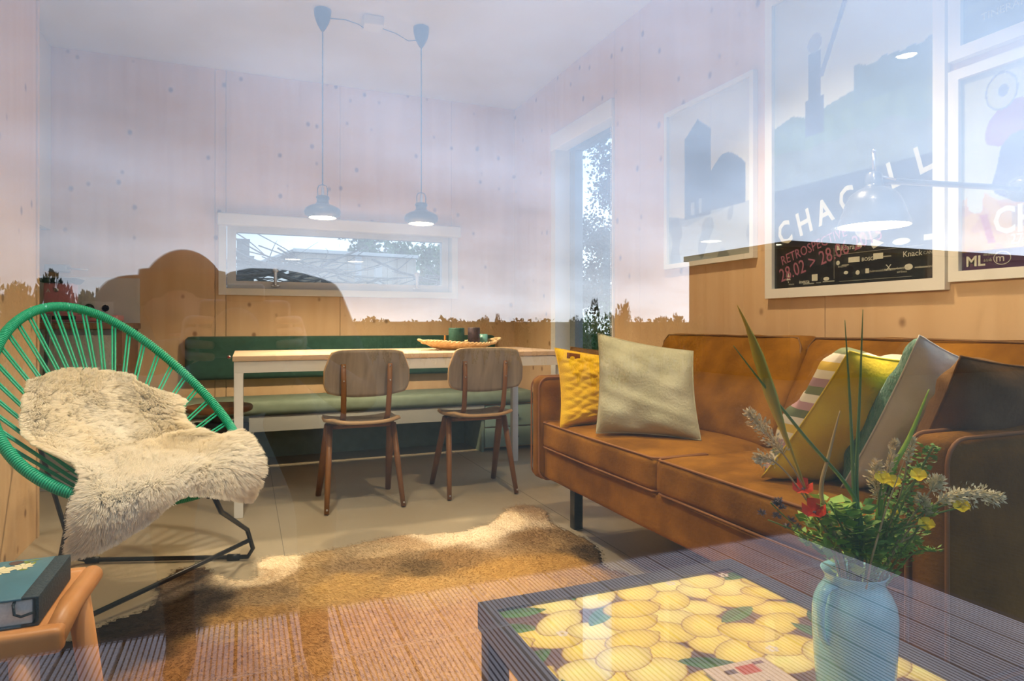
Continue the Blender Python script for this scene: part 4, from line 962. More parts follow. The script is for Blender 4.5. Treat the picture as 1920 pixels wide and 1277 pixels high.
for j in range(nv):
    for i in range(nu):
        p = G[j, i]; s_, t_ = i/(nu-1), j/(nv-1)
        d = .020*mnoise.noise((p[0]*9, p[1]*9, p[2]*9))+.003*mnoise.noise((p[0]*24, p[1]*24, p[2]*24))
        fold = t_-(.52-.22*s_); d += (.024*math.exp(-((fold-.07)/.06)**2)-.03*math.exp(-((fold)/.035)**2))*(1 if s_ > .35 else max(0, (s_-.1)/.25))
        G[j, i] = p+NN[j, i]*d
msk = np.ones((nv, nu), bool)
fleece = thing('sheepskin', 'cream long-haired sheepskin draped over the turquoise chair', 'sheepskin', tuple(G[nv//2, nu//2]))
mb = MB(); mb.add([tuple(x) for x in G.reshape(-1, 3)], [(j*nu+i, j*nu+i+1, (j+1)*nu+i+1, (j+1)*nu+i) for j in range(nv-1) for i in range(nu-1)], True)
o = obj('skin_side', mb, M['fleece'], fleece); sd = o.modifiers.new('t', 'SOLIDIFY'); sd.thickness = .006
n = 130000; uu = NR.uniform(0, nu-1.001, n); ww = NR.uniform(0, nv-1.001, n)
ne = 14000; e_ = NR.randint(0, 4, ne); uu[:ne] = np.where(e_ == 0, NR.uniform(0, .8, ne), np.where(e_ == 1, nu-1.8+NR.uniform(0, .79, ne), uu[:ne])); ww[:ne] = np.where(e_ == 2, NR.uniform(0, .8, ne), np.where(e_ == 3, nv-1.8+NR.uniform(0, .79, ne), ww[:ne]))
i0 = uu.astype(int); j0 = ww.astype(int); fu = (uu-i0)[:, None]; fv = (ww-j0)[:, None]
bil = lambda A: A[j0, i0]*(1-fu)*(1-fv)+A[j0, i0+1]*fu*(1-fv)+A[j0+1, i0]*(1-fu)*fv+A[j0+1, i0+1]*fu*fv
rt = bil(G); nn = bil(NN)
du_ = bil(du); du_ /= np.linalg.norm(du_, axis=1)[:, None]; dw_ = bil(dv_); dw_ /= np.linalg.norm(dw_, axis=1)[:, None]
ctr = np.stack([(uu/(nu-1)-.5)*2, (ww/(nv-1)-.5)*2], 1)
# tuft centres: hair tips gather
tc_ = NR.uniform(0, 1, (1500, 2)); own = np.stack([uu/(nu-1), ww/(nv-1)], 1)
near = np.empty(n, int)
for k in range(0, n, 5000):
    near[k:k+5000] = ((own[k:k+5000, None]-tc_[None])**2*np.array([1, 1.3])).sum(2).argmin(1)
cpos = np.array([crom(np.array([crom(r, a) for r in CPv]), b) for a, b in tc_]); 
tilt = NR.normal(0, .15, (1500, 2))[near]+NR.normal(0, .12, (n, 2))+np.sign(ctr)*np.abs(ctr)**5*1.5
tilt[:, 1] += .35
L0 = (.034*NR.uniform(.65, 1.15, n))[:, None]
dr = nn+du_*tilt[:, :1]*.8+dw_*tilt[:, 1:]*.8; dr /= np.linalg.norm(dr, axis=1)[:, None]
d1 = (nn*.5+dr*.5)*L0*.4; d2 = dr*L0*.75; d3 = dr*L0+du_*tilt[:, :1]*.008+np.array([0, 0, -.004])
pull = (cpos[near]-rt); pull -= nn*(pull*nn).sum(1)[:, None]; d3 = d3+np.clip(pull, -.02, .02)*.16; d2 = d2+np.clip(pull, -.02, .02)*.08
tone = NR.uniform(.93, 1.05, n)[:, None]; yel = np.array([mnoise.noise(tuple(p*6)) for p in rt])[:, None]
cl = np.clip(np.array([.97, .93, .84])*tone+np.array([.01, -.02, -.08])*(yel+.15), 0, .985)
fur('wool', rt, np.stack([d1, d2, d3], 1), .0011, M['hair'], fleece, cl, tip=.3)

# ================================================================== STOOL WITH BOOK
bs_ = thing('wooden_stool', 'orange beech stool frame at the lower left carrying a book', 'stool', (-.45, 1.28, 0))
zr = .432
obj('rail', MB().tube([(-.262, 1.14, zr), (-.268, 1.26, zr), (-.262, 1.40, zr)], [.0165, .018, .0175], 16), M['stoolwood'], bs_)
obj('rail', MB().rbox(-.66, -.248, 1.125, 1.158, zr-.021, zr+.017, .012), M['stoolwood'], bs_)
obj('rail', MB().rbox(-.66, -.27, 1.39, 1.42, zr-.02, zr+.013, .012), M['stoolwood'], bs_)
obj('rail', MB().tube([(-.655, 1.14, zr), (-.655, 1.40, zr)], .0175, 16), M['stoolwood'], bs_)
obj('seat_board', MB().rbox(-.64, -.275, 1.155, 1.395, zr-.002, zr+.012, .004), M['stoolwood'], bs_)
for (ax, ay, bx, by) in ((-.300, 1.143, -.272, 1.115), (-.270, 1.33, -.225, 1.37), (-.63, 1.15, -.67, 1.11), (-.63, 1.38, -.67, 1.43)):
    obj('leg', MB().tube([(ax, ay, zr-.012), (bx, by, 0)], [.0185, .0165], 16), M['stoolwood'], bs_)
bk = thing('book', 'thick hardback with teal floral cover lying on the stool', 'book', (-.4, 1.26, .445))
z0 = .4455
bx0, bx1, by0, by1 = -.50, -.286, 1.160, 1.352
obj('page_block', MB().rbox(bx0+.004, bx1-.008, by0+.004, by1-.004, z0+.003, z0+.040, .002), M['paper'], bk)
cv = obj('cover', MB().rbox(bx0, bx1-.02, by0, by1, z0+.040, z0+.0435, .0012).rbox(bx0, bx1-.02, by0, by1, z0, z0+.003, .0012), M['bookcover'], bk)
obj('spine', MB().rbox(bx1-.022, bx1, by0, by1, z0+.040, z0+.0440, .002).rbox(bx1-.004, bx1+.001, by0, by1, z0, z0+.044, .002).rbox(bx1-.022, bx1, by0, by1, z0, z0+.0032, .001), M['bookspine'], bk)
obj('ribbon', MB().tube([(bx1-.03, by0+.01, z0+.039), (bx1-.03, by0-.002, z0+.036), (bx1-.028, by0-.004, z0+.022), (bx1-.02, by0-.004, z0+.018), (bx1-.006, by0-.002, z0+.021)], .0022, 6), M['bookspine'], bk)
fm = MB(); fc = [(-.405, 1.285, .034), (-.44, 1.235, .024), (-.375, 1.30, .022), (-.345, 1.312, .016), (-.47, 1.28, .02)]
for cx, cy, r in fc:
    for k in range(9):
        a = k*2*PI/9+cx*9; fm.add([(cx, cy, z0+.0438), (cx+r*math.cos(a-.3)*.8, cy+r*math.sin(a-.3)*.8, z0+.0440), (cx+r*math.cos(a)*1.1, cy+r*math.sin(a)*1.1, z0+.0440), (cx+r*math.cos(a+.3)*.8, cy+r*math.sin(a+.3)*.8, z0+.0440)], [(0, 1, 2, 3)])
obj('printed_flower', fm, mat('cream_print', (.72, .66, .42), .5), cv)
lf = MB()
for k in range(26):
    x, y = R.uniform(-.495, -.315), R.uniform(1.29, 1.345); a = R.uniform(0, 6.28)
    lf.add([(x, y, z0+.0437), (x+.012*math.cos(a)+.004*math.sin(a), y+.012*math.sin(a)-.004*math.cos(a), z0+.0437), (x+.022*math.cos(a), y+.022*math.sin(a), z0+.0437), (x+.012*math.cos(a)-.004*math.sin(a), y+.012*math.sin(a)+.004*math.cos(a), z0+.0437)], [(0, 1, 2, 3)])
obj('printed_leaf', lf, mat('green_print', (.16, .22, .03), .5), cv)
cm_ = MB()
for cx, cy, r in ((-.41, 1.318, .014), (-.36, 1.335, .010), (-.46, 1.32, .012)):
    cm_.prism([(cx+r*math.cos(a)*(1+.2*math.sin(3*a)), cy+r*math.sin(a)) for a in np.linspace(0, 2*PI, 13)[:-1]], z0+.0436, z0+.0441)
obj('printed_blossom', cm_, mat('brown_print', (.10, .05, .04), .5), cv)

# ================================================================== COFFEE TABLE
KX0, KX1, KY0, KY1, KZ = .413, 1.025, .60, 1.175, .36
kt = thing('coffee_table', 'charcoal coffee table with lemon print under its glass top', 'table', (.72, .89, 0))
mb = MB()
mb.box(KX0, KX0+.022, KY0, KY1, KZ-.05, KZ).box(KX1-.045, KX1, KY0, KY1, KZ-.05, KZ).box(KX0+.022, KX1-.045, KY1-.045, KY1, KZ-.05, KZ).box(KX0+.022, KX1-.045, KY0, KY0+.02, KZ-.05, KZ)
obj('frame', mb, M['ct'], kt)
obj('base_board', MB().box(KX0+.01, KX1-.02, KY0+.01, KY1-.02, KZ-.04, KZ-.006), M['ct'], kt)
for x in (KX0+.004, KX1-.05):
    for y in (KY0+.004, KY1-.05):
        lg = obj('leg', MB().rbox(x, x+.042, y, y+.042, .012, KZ-.05, .003), M['ct'], kt)
        obj('foot_pad', MB().lathe([(.02, 0), (.024, .003), (.024, .012)], (x+.021, y+.021, 0), 14), M['blackplastic'], lg)
def lemon_print(w, h, W_, H_):
    rr = np.random.RandomState(5); yy, xx = np.mgrid[0:h, 0:w]; X = xx/w*W_; Y = yy/h*H_
    img = np.ones((h, w, 3))*np.array(lin(96, 62, 60)); img += rr.uniform(-.02, .02, (h, w, 1))
    pts = []
    for gy in range(-1, 11):
        for gx in range(-1, 9):
            pts.append((gx*.082+(gy % 2)*.041+rr.uniform(-.012, .012), gy*.054+rr.uniform(-.009, .009)))
    rr.shuffle(pts)
    for k, (cx, cy) in enumerate(pts):
        a = rr.uniform(-.7, .7); L, Wd = rr.uniform(.044, .058), rr.uniform(.031, .038)
        if k % 4 == 3:   # leaf
            a = rr.uniform(-2, 2); L, Wd = .052, .018
            u = (X-cx)*math.cos(a)+(Y-cy)*math.sin(a); v = -(X-cx)*math.sin(a)+(Y-cy)*math.cos(a)
            inn = np.abs(v) < Wd*np.clip(1-(u/L)**2, 0, 1)**.9; inn &= np.abs(u) < L
            c = np.array(lin(70, 128, 62))*rr.uniform(.7, 1.15); sh = 1-.35*(v > 0)-.5*(np.abs(v) < .0009)
            img = np.where(inn[..., None], c*sh[..., None], img); continue
        u = (X-cx)*math.cos(a)+(Y-cy)*math.sin(a); v = -(X-cx)*math.sin(a)+(Y-cy)*math.cos(a)
        e = (u/L)**2+(v/Wd)**2; nub = ((u-L*.98)/(.008))**2+(v/.007)**2
        out = (e < 1.10) | (nub < 1.4); inn = (e < 1) | (nub < 1)
        img = np.where(out[..., None], np.array(lin(165, 112, 52)), img)
        sh = 1.0-.30*np.clip(e, 0, 1)**2+.12*np.exp(-(((u+.01)/.018)**2+((v-.008)/.01)**2))
        c = np.array(lin(252, 218, 100)) if k % 3 else np.array(lin(254, 230, 140))
        cc = c*sh[..., None]; cc[..., 1] *= 1-.08*np.clip(e, 0, 1)
        img = np.where(inn[..., None], cc, img)
    for k in range(9):  # blossoms
        cx, cy = rr.uniform(0, W_), rr.uniform(0, H_)
        for q in range(5):
            a = q*1.257; inn = ((X-cx-.007*math.cos(a))**2+(Y-cy-.007*math.sin(a))**2) < .0042**2
            img = np.where(inn[..., None], np.array(lin(236, 214, 205)), img)
    return np.clip(img, 0, 1)
px0, px1, py0, py1 = KX0+.022, KX1-.045, KY0+.02, KY1-.045
image_grid('lemon_print', lemon_print(300, 270, px1-px0, py1-py0), lambda s, t: (px0+(px1-px0)*s, py0+(py1-py0)*t, KZ-.0045), M['print'], kt)
obj('glass_top', MB().box(px0+.0005, px1-.0005, py0+.0005, py1-.0005, KZ-.004, KZ-.0005), M['glass2'], kt)
# photo card
pc = onZ(1385, 1262, KZ); cardm = attrmat('card_print', .5, .3)
card = thing('photo_card', 'greyish photo card with a red brown patch on the coffee table', 'card', tuple(pc))
def card_img(w=60, h=44):
    img = np.ones((h, w, 3))*np.array(lin(186, 166, 150)); rr = np.random.RandomState(3); img *= (1+.08*rr.randn(h, w, 1))
    img[26:38, 26:44] = lin(166, 70, 44); img[30:36, 14:24] = lin(90, 70, 70); img[8:16, 6:14] = lin(70, 60, 66); img[10:14, 34:40] = lin(60, 50, 50); img[36:40, 44:54] = lin(110, 80, 80)
    return np.clip(img, 0, 1)
ca, sa = math.cos(-.05), math.sin(-.05)
cf = lambda s, t: (pc.x+(s-.5)*.115*ca-(t-.72)*.085*sa+.01, pc.y+(s-.5)*.115*sa+(t-.72)*.085*ca, KZ+.0016)
obj('card_sheet', MB().add([cf(0, 0)[:2]+(KZ+.0002,), cf(1, 0)[:2]+(KZ+.0002,), cf(1, 1)[:2]+(KZ+.0002,), cf(0, 1)[:2]+(KZ+.0002,), cf(0, 0)[:2]+(KZ+.0014,), cf(1, 0)[:2]+(KZ+.0014,), cf(1, 1)[:2]+(KZ+.0014,), cf(0, 1)[:2]+(KZ+.0014,)], [(3, 2, 1, 0), (4, 5, 6, 7), (0, 1, 5, 4), (1, 2, 6, 5), (2, 3, 7, 6), (3, 0, 4, 7)]), M['paper'], card)
image_grid('card_picture', card_img(), cf, cardm, card)

# ================================================================== VASE AND WILD FLOWERS
VX, VY, VZ = .805, .668, KZ+.0005
vs_ = thing('vase', 'pale blue glazed jug vase full of wild flowers on the coffee table', 'vase', (VX, VY, VZ))
prof = [(.034, 0), (.046, .002), (.050, .012), (.053, .05), (.0555, .10), (.0555, .125), (.053, .140), (.047, .153), (.041, .162), (.0385, .168), (.0395, .174), (.0435, .180), (.0445, .182), (.0425, .182), (.037, .172), (.036, .164), (.045, .145), (.05, .12), (.046, .02), (.002, .015)]
obj('body', MB().lathe([(r, VZ+z) for r, z in prof], (VX, VY, 0), 56, cap=False), M['vase'], vs_)
ha = math.radians(180)
hdx, hdy = math.cos(ha), math.sin(ha)
obj('handle', MB().tube([(VX+hdx*r, VY+hdy*r, VZ+z) for r, z in ((.040, .165), (.050, .166), (.060, .158), (.0655, .140), (.066, .118), (.062, .098), (.054, .088))], [.007, .007, .0068, .0066, .0064, .006, .006], 12, flat=.7), M['vase'], vs_)
MOUTH = Vector((VX, VY, VZ+.17))
ZC = .90
mg = {'stem': mat('grass_stem', (.16, .25, .04), .6), 'dry': mat('dry_stem', (.48, .36, .17), .7), 'seed': mat('seed_head', (.84, .68, .42), .85, (.9, .78, .52), 60), 'yellowpod': mat('yellowing_blade', (.62, .42, .03), .6, (.42, .40, .08), 12), 'leafl': mat('fresh_leaf', (.22, .44, .04), .55, (.34, .56, .08), 25), 'leafm': mat('mid_green_leaf', (.14, .32, .04), .6, (.23, .42, .08), 25),
      'yel': mat('buttercup_petal', (.95, .74, .02), .4), 'red': mat('poppy_petal', (.80, .07, .02), .5), 'cream': mat('cream_plume', (.9, .82, .56), .9), 'thistle': mat('mauve_grey_head', (.22, .17, .17), .9), 'blade': mat('bluegreen_blade', (.13, .27, .10), .55)}
def P(u, v, zc=ZC): return pz(u, v, zc)
def bez(pts, n=14):
    A = [Vector(p) for p in pts]; return [Vector(crom(np.array([tuple(a) for a in A]), k/(n-1)).tolist()) for k in range(n)]
def mouth(dx=0, dy=0): return MOUTH+Vector((dx, dy, -.06))
def blade(pts, w, m, label, name='tall_grass', widths=None, group=None):
    """a long grass blade or stem rising out of the jug"""
    t = thing(name, label, 'plant', tuple(mouth()), group); L = bez(pts, 26); n = len(L)
    ws = widths or [w*(1-(k/(n-1))**3*.85) for k in range(n)]
    if widths: ws = [float(np.interp(k/(n-1), [a for a, b in widths], [b for a, b in widths])) for k in range(n)]
    obj('blade', MB().tube(L, ws, 6, flat=.35), m, t); return t
GB = 'grass blades in the jug'
blade([mouth(-.005, .0), P(1598, 1050), P(1540, 1000), P(1500, 890), P(1462, 790), P(1412, 640), P(1382, 572)], .003, mg['yellowpod'], 'tall blade with a broad yellow sheath leaning left', widths=[(0, .0028), (.55, .0032), (.64, .006), (.72, .0125), (.80, .011), (.88, .004), (1, .0006)])
blade([mouth(0, .0), P(1615, 1030), P(1600, 930), P(1510, 820), P(1430, 720), P(1375, 648)], .0042, mg['blade'], 'long green blade crossing to the upper left', group=GB)
blade([mouth(.0, .01), P(1606, 1040), P(1600, 900), P(1594, 760), P(1584, 600)], .0036, mg['blade'], 'upright green blade, left of the central two', group=GB)
blade([mouth(.004, .01), P(1612, 1040), P(1606, 900), P(1612, 740), P(1618, 580)], .0036, mg['blade'], 'upright green blade, right of the central two', group=GB)
blade([mouth(.01, .01), P(1640, 1030), P(1655, 920), P(1705, 820), P(1742, 730)], .0055, mg['leafl'], 'broad yellow green blade leaning right', group=GB)
blade([mouth(-.01, .0), P(1575, 1040), P(1540, 930), P(1555, 850), P(1575, 770)], .0045, mg['dry'], 'pale straw coloured blade near the middle', group=GB)
blade([mouth(.0, -.01), P(1632, 1060, .87), P(1648, 1000, .87), P(1665, 945, .87), P(1700, 850, .88)], .0016, mg['dry'], 'thin dry stem at the front of the jug', group=GB)
def plume(pts, m, label, nseed, spread, l0, name='grass_plume', size=.0032, start=.45, group=None, droop=0):
    t = thing(name, label, 'plant', tuple(mouth()), group); L = bez(pts, 22)
    obj('stem', MB().tube(L, [.0013]*18+[.0008]*4, 5), mg['dry'], t); mb = MB()
    for k in range(nseed):
        f = start+(1-start)*R.random(); i = min(int(f*21), 20); p = L[i].lerp(L[i+1], f*21-i); dr = (L[i+1]-L[i]).normalized()
        d = (dr+Vector((R.uniform(-1, 1), R.uniform(-1, 1), R.uniform(-1, .9)))*.9).normalized(); e = spread*R.uniform(.1, 1)*(1-abs((f-start)/(1-start)*2-.8)*.45)
        q = p+d*e-Vector((0, 0, droop*e)); mb.leaf(q, d, size*.45, size*2.0, fold=.5); 
        if k % 3 == 0: mb.tube([p, q], .0004, 3, caps=False)
    obj('seed_head', mb, m, t, kind='stuff'); return t
GP = 'feathery grass heads in the jug'
plume([mouth(-.01, .0), P(1560, 1030), P(1500, 900), P(1452, 830), P(1405, 775)], mg['seed'], 'buff seed head, highest at the left of the jug', 420, .016, .3, start=.66, group=GP)
plume([mouth(-.01, .0), P(1570, 1040), P(1500, 920), P(1455, 868), P(1425, 858)], mg['seed'], 'short buff seed head below the highest left one', 200, .015, .3, start=.74, group=GP)
plume([mouth(.005, .0), P(1640, 1020), P(1655, 940), P(1668, 870), P(1678, 830)], mg['seed'], 'slim upright seed head in the middle', 200, .006, .3, start=.62, group=GP)
plume([mouth(.005, .01), P(1640, 1020), P(1648, 950), P(1642, 900), P(1643, 872)], mg['seed'], 'fluffy grey green head just above the buttercups', 300, .014, .3, start=.55, group=GP)
plume([mouth(.01, .01), P(1660, 1010), P(1690, 920), P(1702, 860), P(1712, 826)], mg['cream'], 'thin pale head beside the leafy sprig', 120, .004, .3, start=.7, group=GP)
plume([mouth(.015, .0), P(1680, 1030), P(1735, 960), P(1795, 925), P(1868, 928)], mg['cream'], 'long cream plume arching far right', 560, .020, .3, start=.60, group=GP, droop=.3)
plume([mouth(.015, .0), P(1680, 1020), P(1720, 955), P(1745, 920), P(1758, 902)], mg['cream'], 'cream tuft over the right flowers', 260, .014, .3, start=.74, group=GP)
plume([mouth(.015, -.005), P(1670, 1040), P(1715, 1000), P(1738, 965), P(1728, 935)], mg['cream'], 'pale woolly head at the right of the jug', 260, .011, .3, start=.72, group=GP)
def bloom(p, m, r, n, cup, parent, nm='petal', face=None):
    f = (Vector(face) if face else (EYE-p)+Vector((0, 0, .9))).normalized(); x = f.orthogonal().normalized(); y = f.cross(x)
    for k in range(n):
        a = 2*PI*k/n; d = x*math.cos(a)+y*math.sin(a); s = f.cross(d); mb = MB()
        mb.grid(lambda u, v: p+d*(r*v)+s*((u-.5)*r*1.15*math.sin(min(1, v*1.15)*PI*.62))+f*(cup*r*v*v+.12*r*math.sin(u*PI)), 6, 6)
        obj(nm, mb, m, parent)
def flower(pts, m, r, n, cup, label, name, group, centre='yel'):
    t = thing(name, label, 'flower', tuple(mouth()), group); L = bez(pts, 16); obj('stem', MB().tube(L, .0013, 5), mg['stem'], t)
    bloom(L[-1], m, r, n, cup, t); obj('flower_centre', MB().lathe([(.001, -.002), (.0028, 0), (.0018, .002)], L[-1]+Vector((0, -.001, .001)), 8), mg[centre], t)
    return t
GF = 'buttercups in the jug'
for u, v, lab, z in ((1722, 893, 'buttercup highest at the right, against the leafy sprig', .88), (1655, 898, 'left buttercup of the pair over the jug mouth', .89), (1674, 905, 'right buttercup of the pair over the jug mouth', .89), (1793, 940, 'buttercup on the cream plume, upper one', .9), (1803, 951, 'buttercup on the cream plume, lower one', .89), (1737, 985, 'buttercup under the woolly head', .88), (1677, 962, 'small half hidden buttercup in the leaves', .9), (1766, 941, 'small buttercup beside the cream plume', .91)):
    flower([mouth(.01, .0), P(1650, 1030, .9), P((u+1640)/2, (v+1000)/2, z), P(u, v, z)], mg['yel'], .0095 if 'small' not in lab else .005, 5, .45, lab, 'buttercup', GF)
flower([mouth(-.01, .0), P(1590, 1040), P(1550, 980), P(1505, 918, .9)], mg['red'], .013, 4, .7, 'red poppy, upper of the two on the left', 'poppy', 'red poppies in the jug', 'thistle')
flower([mouth(-.01, .0), P(1590, 1045), P(1555, 1000), P(1526, 962, .89)], mg['red'], .015, 4, .8, 'red poppy, lower of the two on the left', 'poppy', 'red poppies in the jug', 'thistle')
for i, (pts, lab) in enumerate((([P(1580, 1040), P(1510, 1000), P(1462, 960), P(1445, 942)], 'thin sprig of mauve grey heads, upper left'), ([P(1580, 1045), P(1520, 1010), P(1478, 990), P(1440, 975)], 'thin sprig of mauve grey heads, lower left'))):
    t = thing('thistle_sprig', lab, 'plant', tuple(mouth()), 'mauve grey sprigs in the jug'); L = bez([mouth(-.012, 0)]+pts, 18); obj('stem', MB().tube(L, .001, 5), mg['stem'], t)
    for k, f in enumerate((1, .93, .86, .8, .74)):
        q = L[int(f*17)]+Vector((R.uniform(-.012, .012), 0, R.uniform(-.008, .012))); mb = MB()
        for _ in range(26): mb.leaf(q, (R.uniform(-1, 1), R.uniform(-1, 1), R.uniform(-.3, 1)), .0013, .0075)
        obj('flower_head', mb, mg['thistle'], t)
def sprig(pts, label, n, lw, ll, m, spread=.012, start=.3, name='leafy_sprig', group='leafy stems in the jug'):
    t = thing(name, label, 'plant', tuple(mouth()), group); L = bez(pts, 24); obj('stem', MB().tube(L, .0016, 5), mg['stem'], t); mb = MB()
    for k in range(n):
        f = start+(1-start)*k/n; i = min(int(f*23), 22); p = L[i].lerp(L[i+1], f*23-i); a = k*2.4
        d = Vector((math.cos(a), math.sin(a), .35)); mb.leaf(p+d.normalized()*spread*R.uniform(.1, 1), d, lw*R.uniform(.7, 1.2), ll*R.uniform(.7, 1.2), n=(0, 0, 1) if R.random() < .5 else None)
    obj('foliage', mb, m, t, kind='stuff'); return t
GS = 'leafy stems in the jug'
lm, mm_ = mg['leafl'], mg['leafm']
sprig([mouth(.01, .01), P(1660, 1030), P(1690, 950), P(1722, 890), P(1748, 838)], 'tall round-leaved sprig rising at the right', 230, .0042, .008, mm_, .013, .15)
sprig([mouth(.01, .02), P(1650, 1030, .93), P(1680, 960, .93), P(1700, 880, .93)], 'second leafy sprig behind the tall round-leaved one', 210, .004, .009, mm_, .016, .15)
sprig([mouth(.015, .0), P(1680, 1050), P(1715, 1000), P(1735, 950)], 'fine leafy stem at the right of the jug', 150, .003, .010, lm, .014, .2)
sprig([mouth(.015, .0), P(1690, 1060), P(1720, 1035), P(1755, 1033)], 'low fine stem sticking out right above the jug rim', 60, .0022, .010, lm, .01, .3)
sprig([mouth(-.012, .0), P(1580, 1050), P(1545, 1005), P(1520, 975)], 'leafy stem leaning left under the poppies', 60, .0075, .022, lm, .010, .25)
sprig([mouth(-.006, .005), P(1595, 1040), P(1575, 980), P(1555, 945)], 'broad-leaved stem beside the poppies', 46, .010, .030, lm, .010, .3)
sprig([mouth(.0, .01), P(1610, 1040), P(1608, 990), P(1605, 950)], 'dense leafy stem in the middle', 70, .006, .024, mm_, .012, .25)
sprig([mouth(.006, .0), P(1635, 1045), P(1650, 1010), P(1665, 975)], 'dense fine-leaved stem right of the middle', 150, .0035, .014, mm_, .018, .15)
sprig([mouth(-.008, .01), P(1570, 1055, .93), P(1535, 1030, .93), P(1500, 1000, .93)], 'trailing leafy stem low at the left', 90, .004, .014, mm_, .012, .2)
sprig([mouth(.01, .012), P(1660, 1055, .93), P(1690, 1030, .93), P(1705, 1000, .93)], 'bushy stem low at the right', 160, .004, .014, mm_, .016, .15)
sprig([mouth(0, -.004), P(1625, 1062, .89), P(1618, 1035, .89), P(1622, 1000, .89)], 'bushy stem low in the middle', 130, .004, .016, mm_, .018, .1)

# ================================================================== POSTERS ON THE RIGHT WALL
def framed(name, y0, y1, z0, z1, label, img, bw=.035, dep=.022):
    """y0 > y1: left to right as seen from the room"""
    t = thing(name, label, 'picture', (WX-.01, (y0+y1)/2, (z0+z1)/2)); mb = MB()
    xa, xb = WX-dep-.004, WX-.0015
    mb.box(xa, xb, y1, y0, z0, z0+bw).box(xa, xb, y1, y0, z1-bw, z1).box(xa, xb, y1, y1+bw, z0+bw, z1-bw).box(xa, xb, y0-bw, y0, z0+bw, z1-bw)
    obj('frame', mb, M['white'], t); w, h = y0-y1-2*bw, z1-z0-2*bw
    image_grid('poster_sheet', img, lambda s, q: (WX-.010, y0-bw-s*w, z0+bw+q*h), M['poster'], t)
    obj('picture_glass', MB().box(WX-.015, WX-.013, y1+bw*.9, y0-bw*.9, z0+bw*.9, z1-bw*.9), M['glass2'], t)
    return t, lambda s, q, rot=0: wallM(y0-bw-s*w, z0+bw+q*h, WX-.0104, rot)
def canvas(w, h, c): return np.ones((h, w, 3))*np.array(lin(*c))
def fill(img, mask, c, a=1.0): img[:] = np.where(mask[..., None], img*(1-a)+np.array(lin(*c))*a, img)
def XY(img): h, w = img.shape[:2]; yy, xx = np.mgrid[0:h, 0:w]; return xx/(w-1), yy/(h-1)
def nzf(X, Y, s, o=0): return np.vectorize(lambda a, b: mnoise.noise((a*s+o, b*s, o)))(X, Y)
# 1: dark tower
im = canvas(110, 140, (228, 222, 210)); X, Y = XY(im); n1 = nzf(X, Y, 5)
fill(im, Y < .30+.03*n1, (142, 146, 148)); fill(im, Y < .22+.1*X+.03*n1, (172, 172, 168))
fill(im, (X > .22) & (X < .55) & (Y > .28) & (Y < .80), (38, 52, 66))
fill(im, (np.abs(X-.385) < (.90-Y)*1.75) & (Y >= .79) & (Y < .90) & (X > .22) & (X < .55), (38, 52, 66))
fill(im, (X > .55) & (X < .93) & (Y > .3) & (Y < .50+.12*np.sin((X-.5)*7)+.02*n1), (48, 60, 74))
fill(im, (Y < .3) & (n1 > .15), (86, 92, 98), .6); fill(im, (X > .30) & (X < .34) & (Y > .3) & (Y < .38), (150, 150, 150)); fill(im, (X > .40) & (X < .44) & (Y > .3) & (Y < .39), (150, 150, 150))
framed('framed_poster', 2.70, 2.085, 1.172, 1.95, 'framed poster of a dark pointed tower, nearest the tall window', im, .022)
# 2: big exhibition poster
im = canvas(140, 200, (214, 212, 206)); X, Y = XY(im); n1 = nzf(X, Y, 6); n2 = nzf(X, Y, 14, 3)
fill(im, Y < .585+.03*n1+.03*(X-.5), (96, 122, 112)); fill(im, (Y < .55) & (n2 > .1), (112, 138, 122), .7); fill(im, (Y < .46+.05*n1), (118, 104, 128), .35)
fill(im, (X > .56) & (Y > .55) & (Y < .66+.02*n2), (84, 112, 112))
fill(im, (np.abs(X-.30) < .045+.02*(Y < .62)) & (Y > .50) & (Y < .77), (70, 80, 108)); fill(im, np.hypot(X-.30, (Y-.80)*1.6) < .05, (140, 138, 146))
fill(im, (np.abs((X-.34)-(Y-.68)*.78) < .018) & (Y > .68) & (Y < .97), (110, 114, 146)); fill(im, (np.hypot((X-.78)*.8, (Y-.95)*1.3) < .11+.03*n1), (170, 160, 196), .6)
fill(im, (Y < .345+.10*X*0), (22, 24, 24)); fill(im, (Y < .345) & (n1 > .25), (28, 32, 30))
t2, f2 = framed('framed_poster', 2.02, 1.295, 1.0, 2.2, 'largest framed poster with slanted lettering and a black lower part', im, .037)
cream_ = mat('cream_ink', (.74, .70, .62), .6); pinki = mat('plum_pink_ink', (.42, .14, .22), .6); greyi = mat('grey_ink', (.42, .40, .34), .6)
rot = math.radians(15)
for k, chx in enumerate('CHAGALL'):
    dy, dz = k*.098*math.cos(rot), k*.098*math.sin(rot)*1.05
    text(chx, .125, cream_, parent=t2, M=wallM(1.955-dy, 1.205+dz, WX-.0104, rot), squash=.8, bold=.022)
text('RETROSPECTIVE', .052, pinki, parent=t2, M=wallM(1.945, 1.128, WX-.0104, rot), squash=.82)
text('28.02 > 28.06 2015', .075, pinki, parent=t2, M=wallM(1.95, 1.062, WX-.0104, rot), squash=.78)
lg_ = MB()
def qd(mb, y, z, w, h, x=WX-.0106): mb.add([(x, y, z), (x, y-w, z), (x, y-w, z+h), (x, y, z+h)], [(0, 1, 2, 3)])
qd(lg_, 1.70, 1.143, .33, .0014); qd(lg_, 1.702, 1.06, .0014, .11); qd(lg_, 1.68, 1.048, .27, .0012)
obj('rule_line', lg_, greyi, t2)
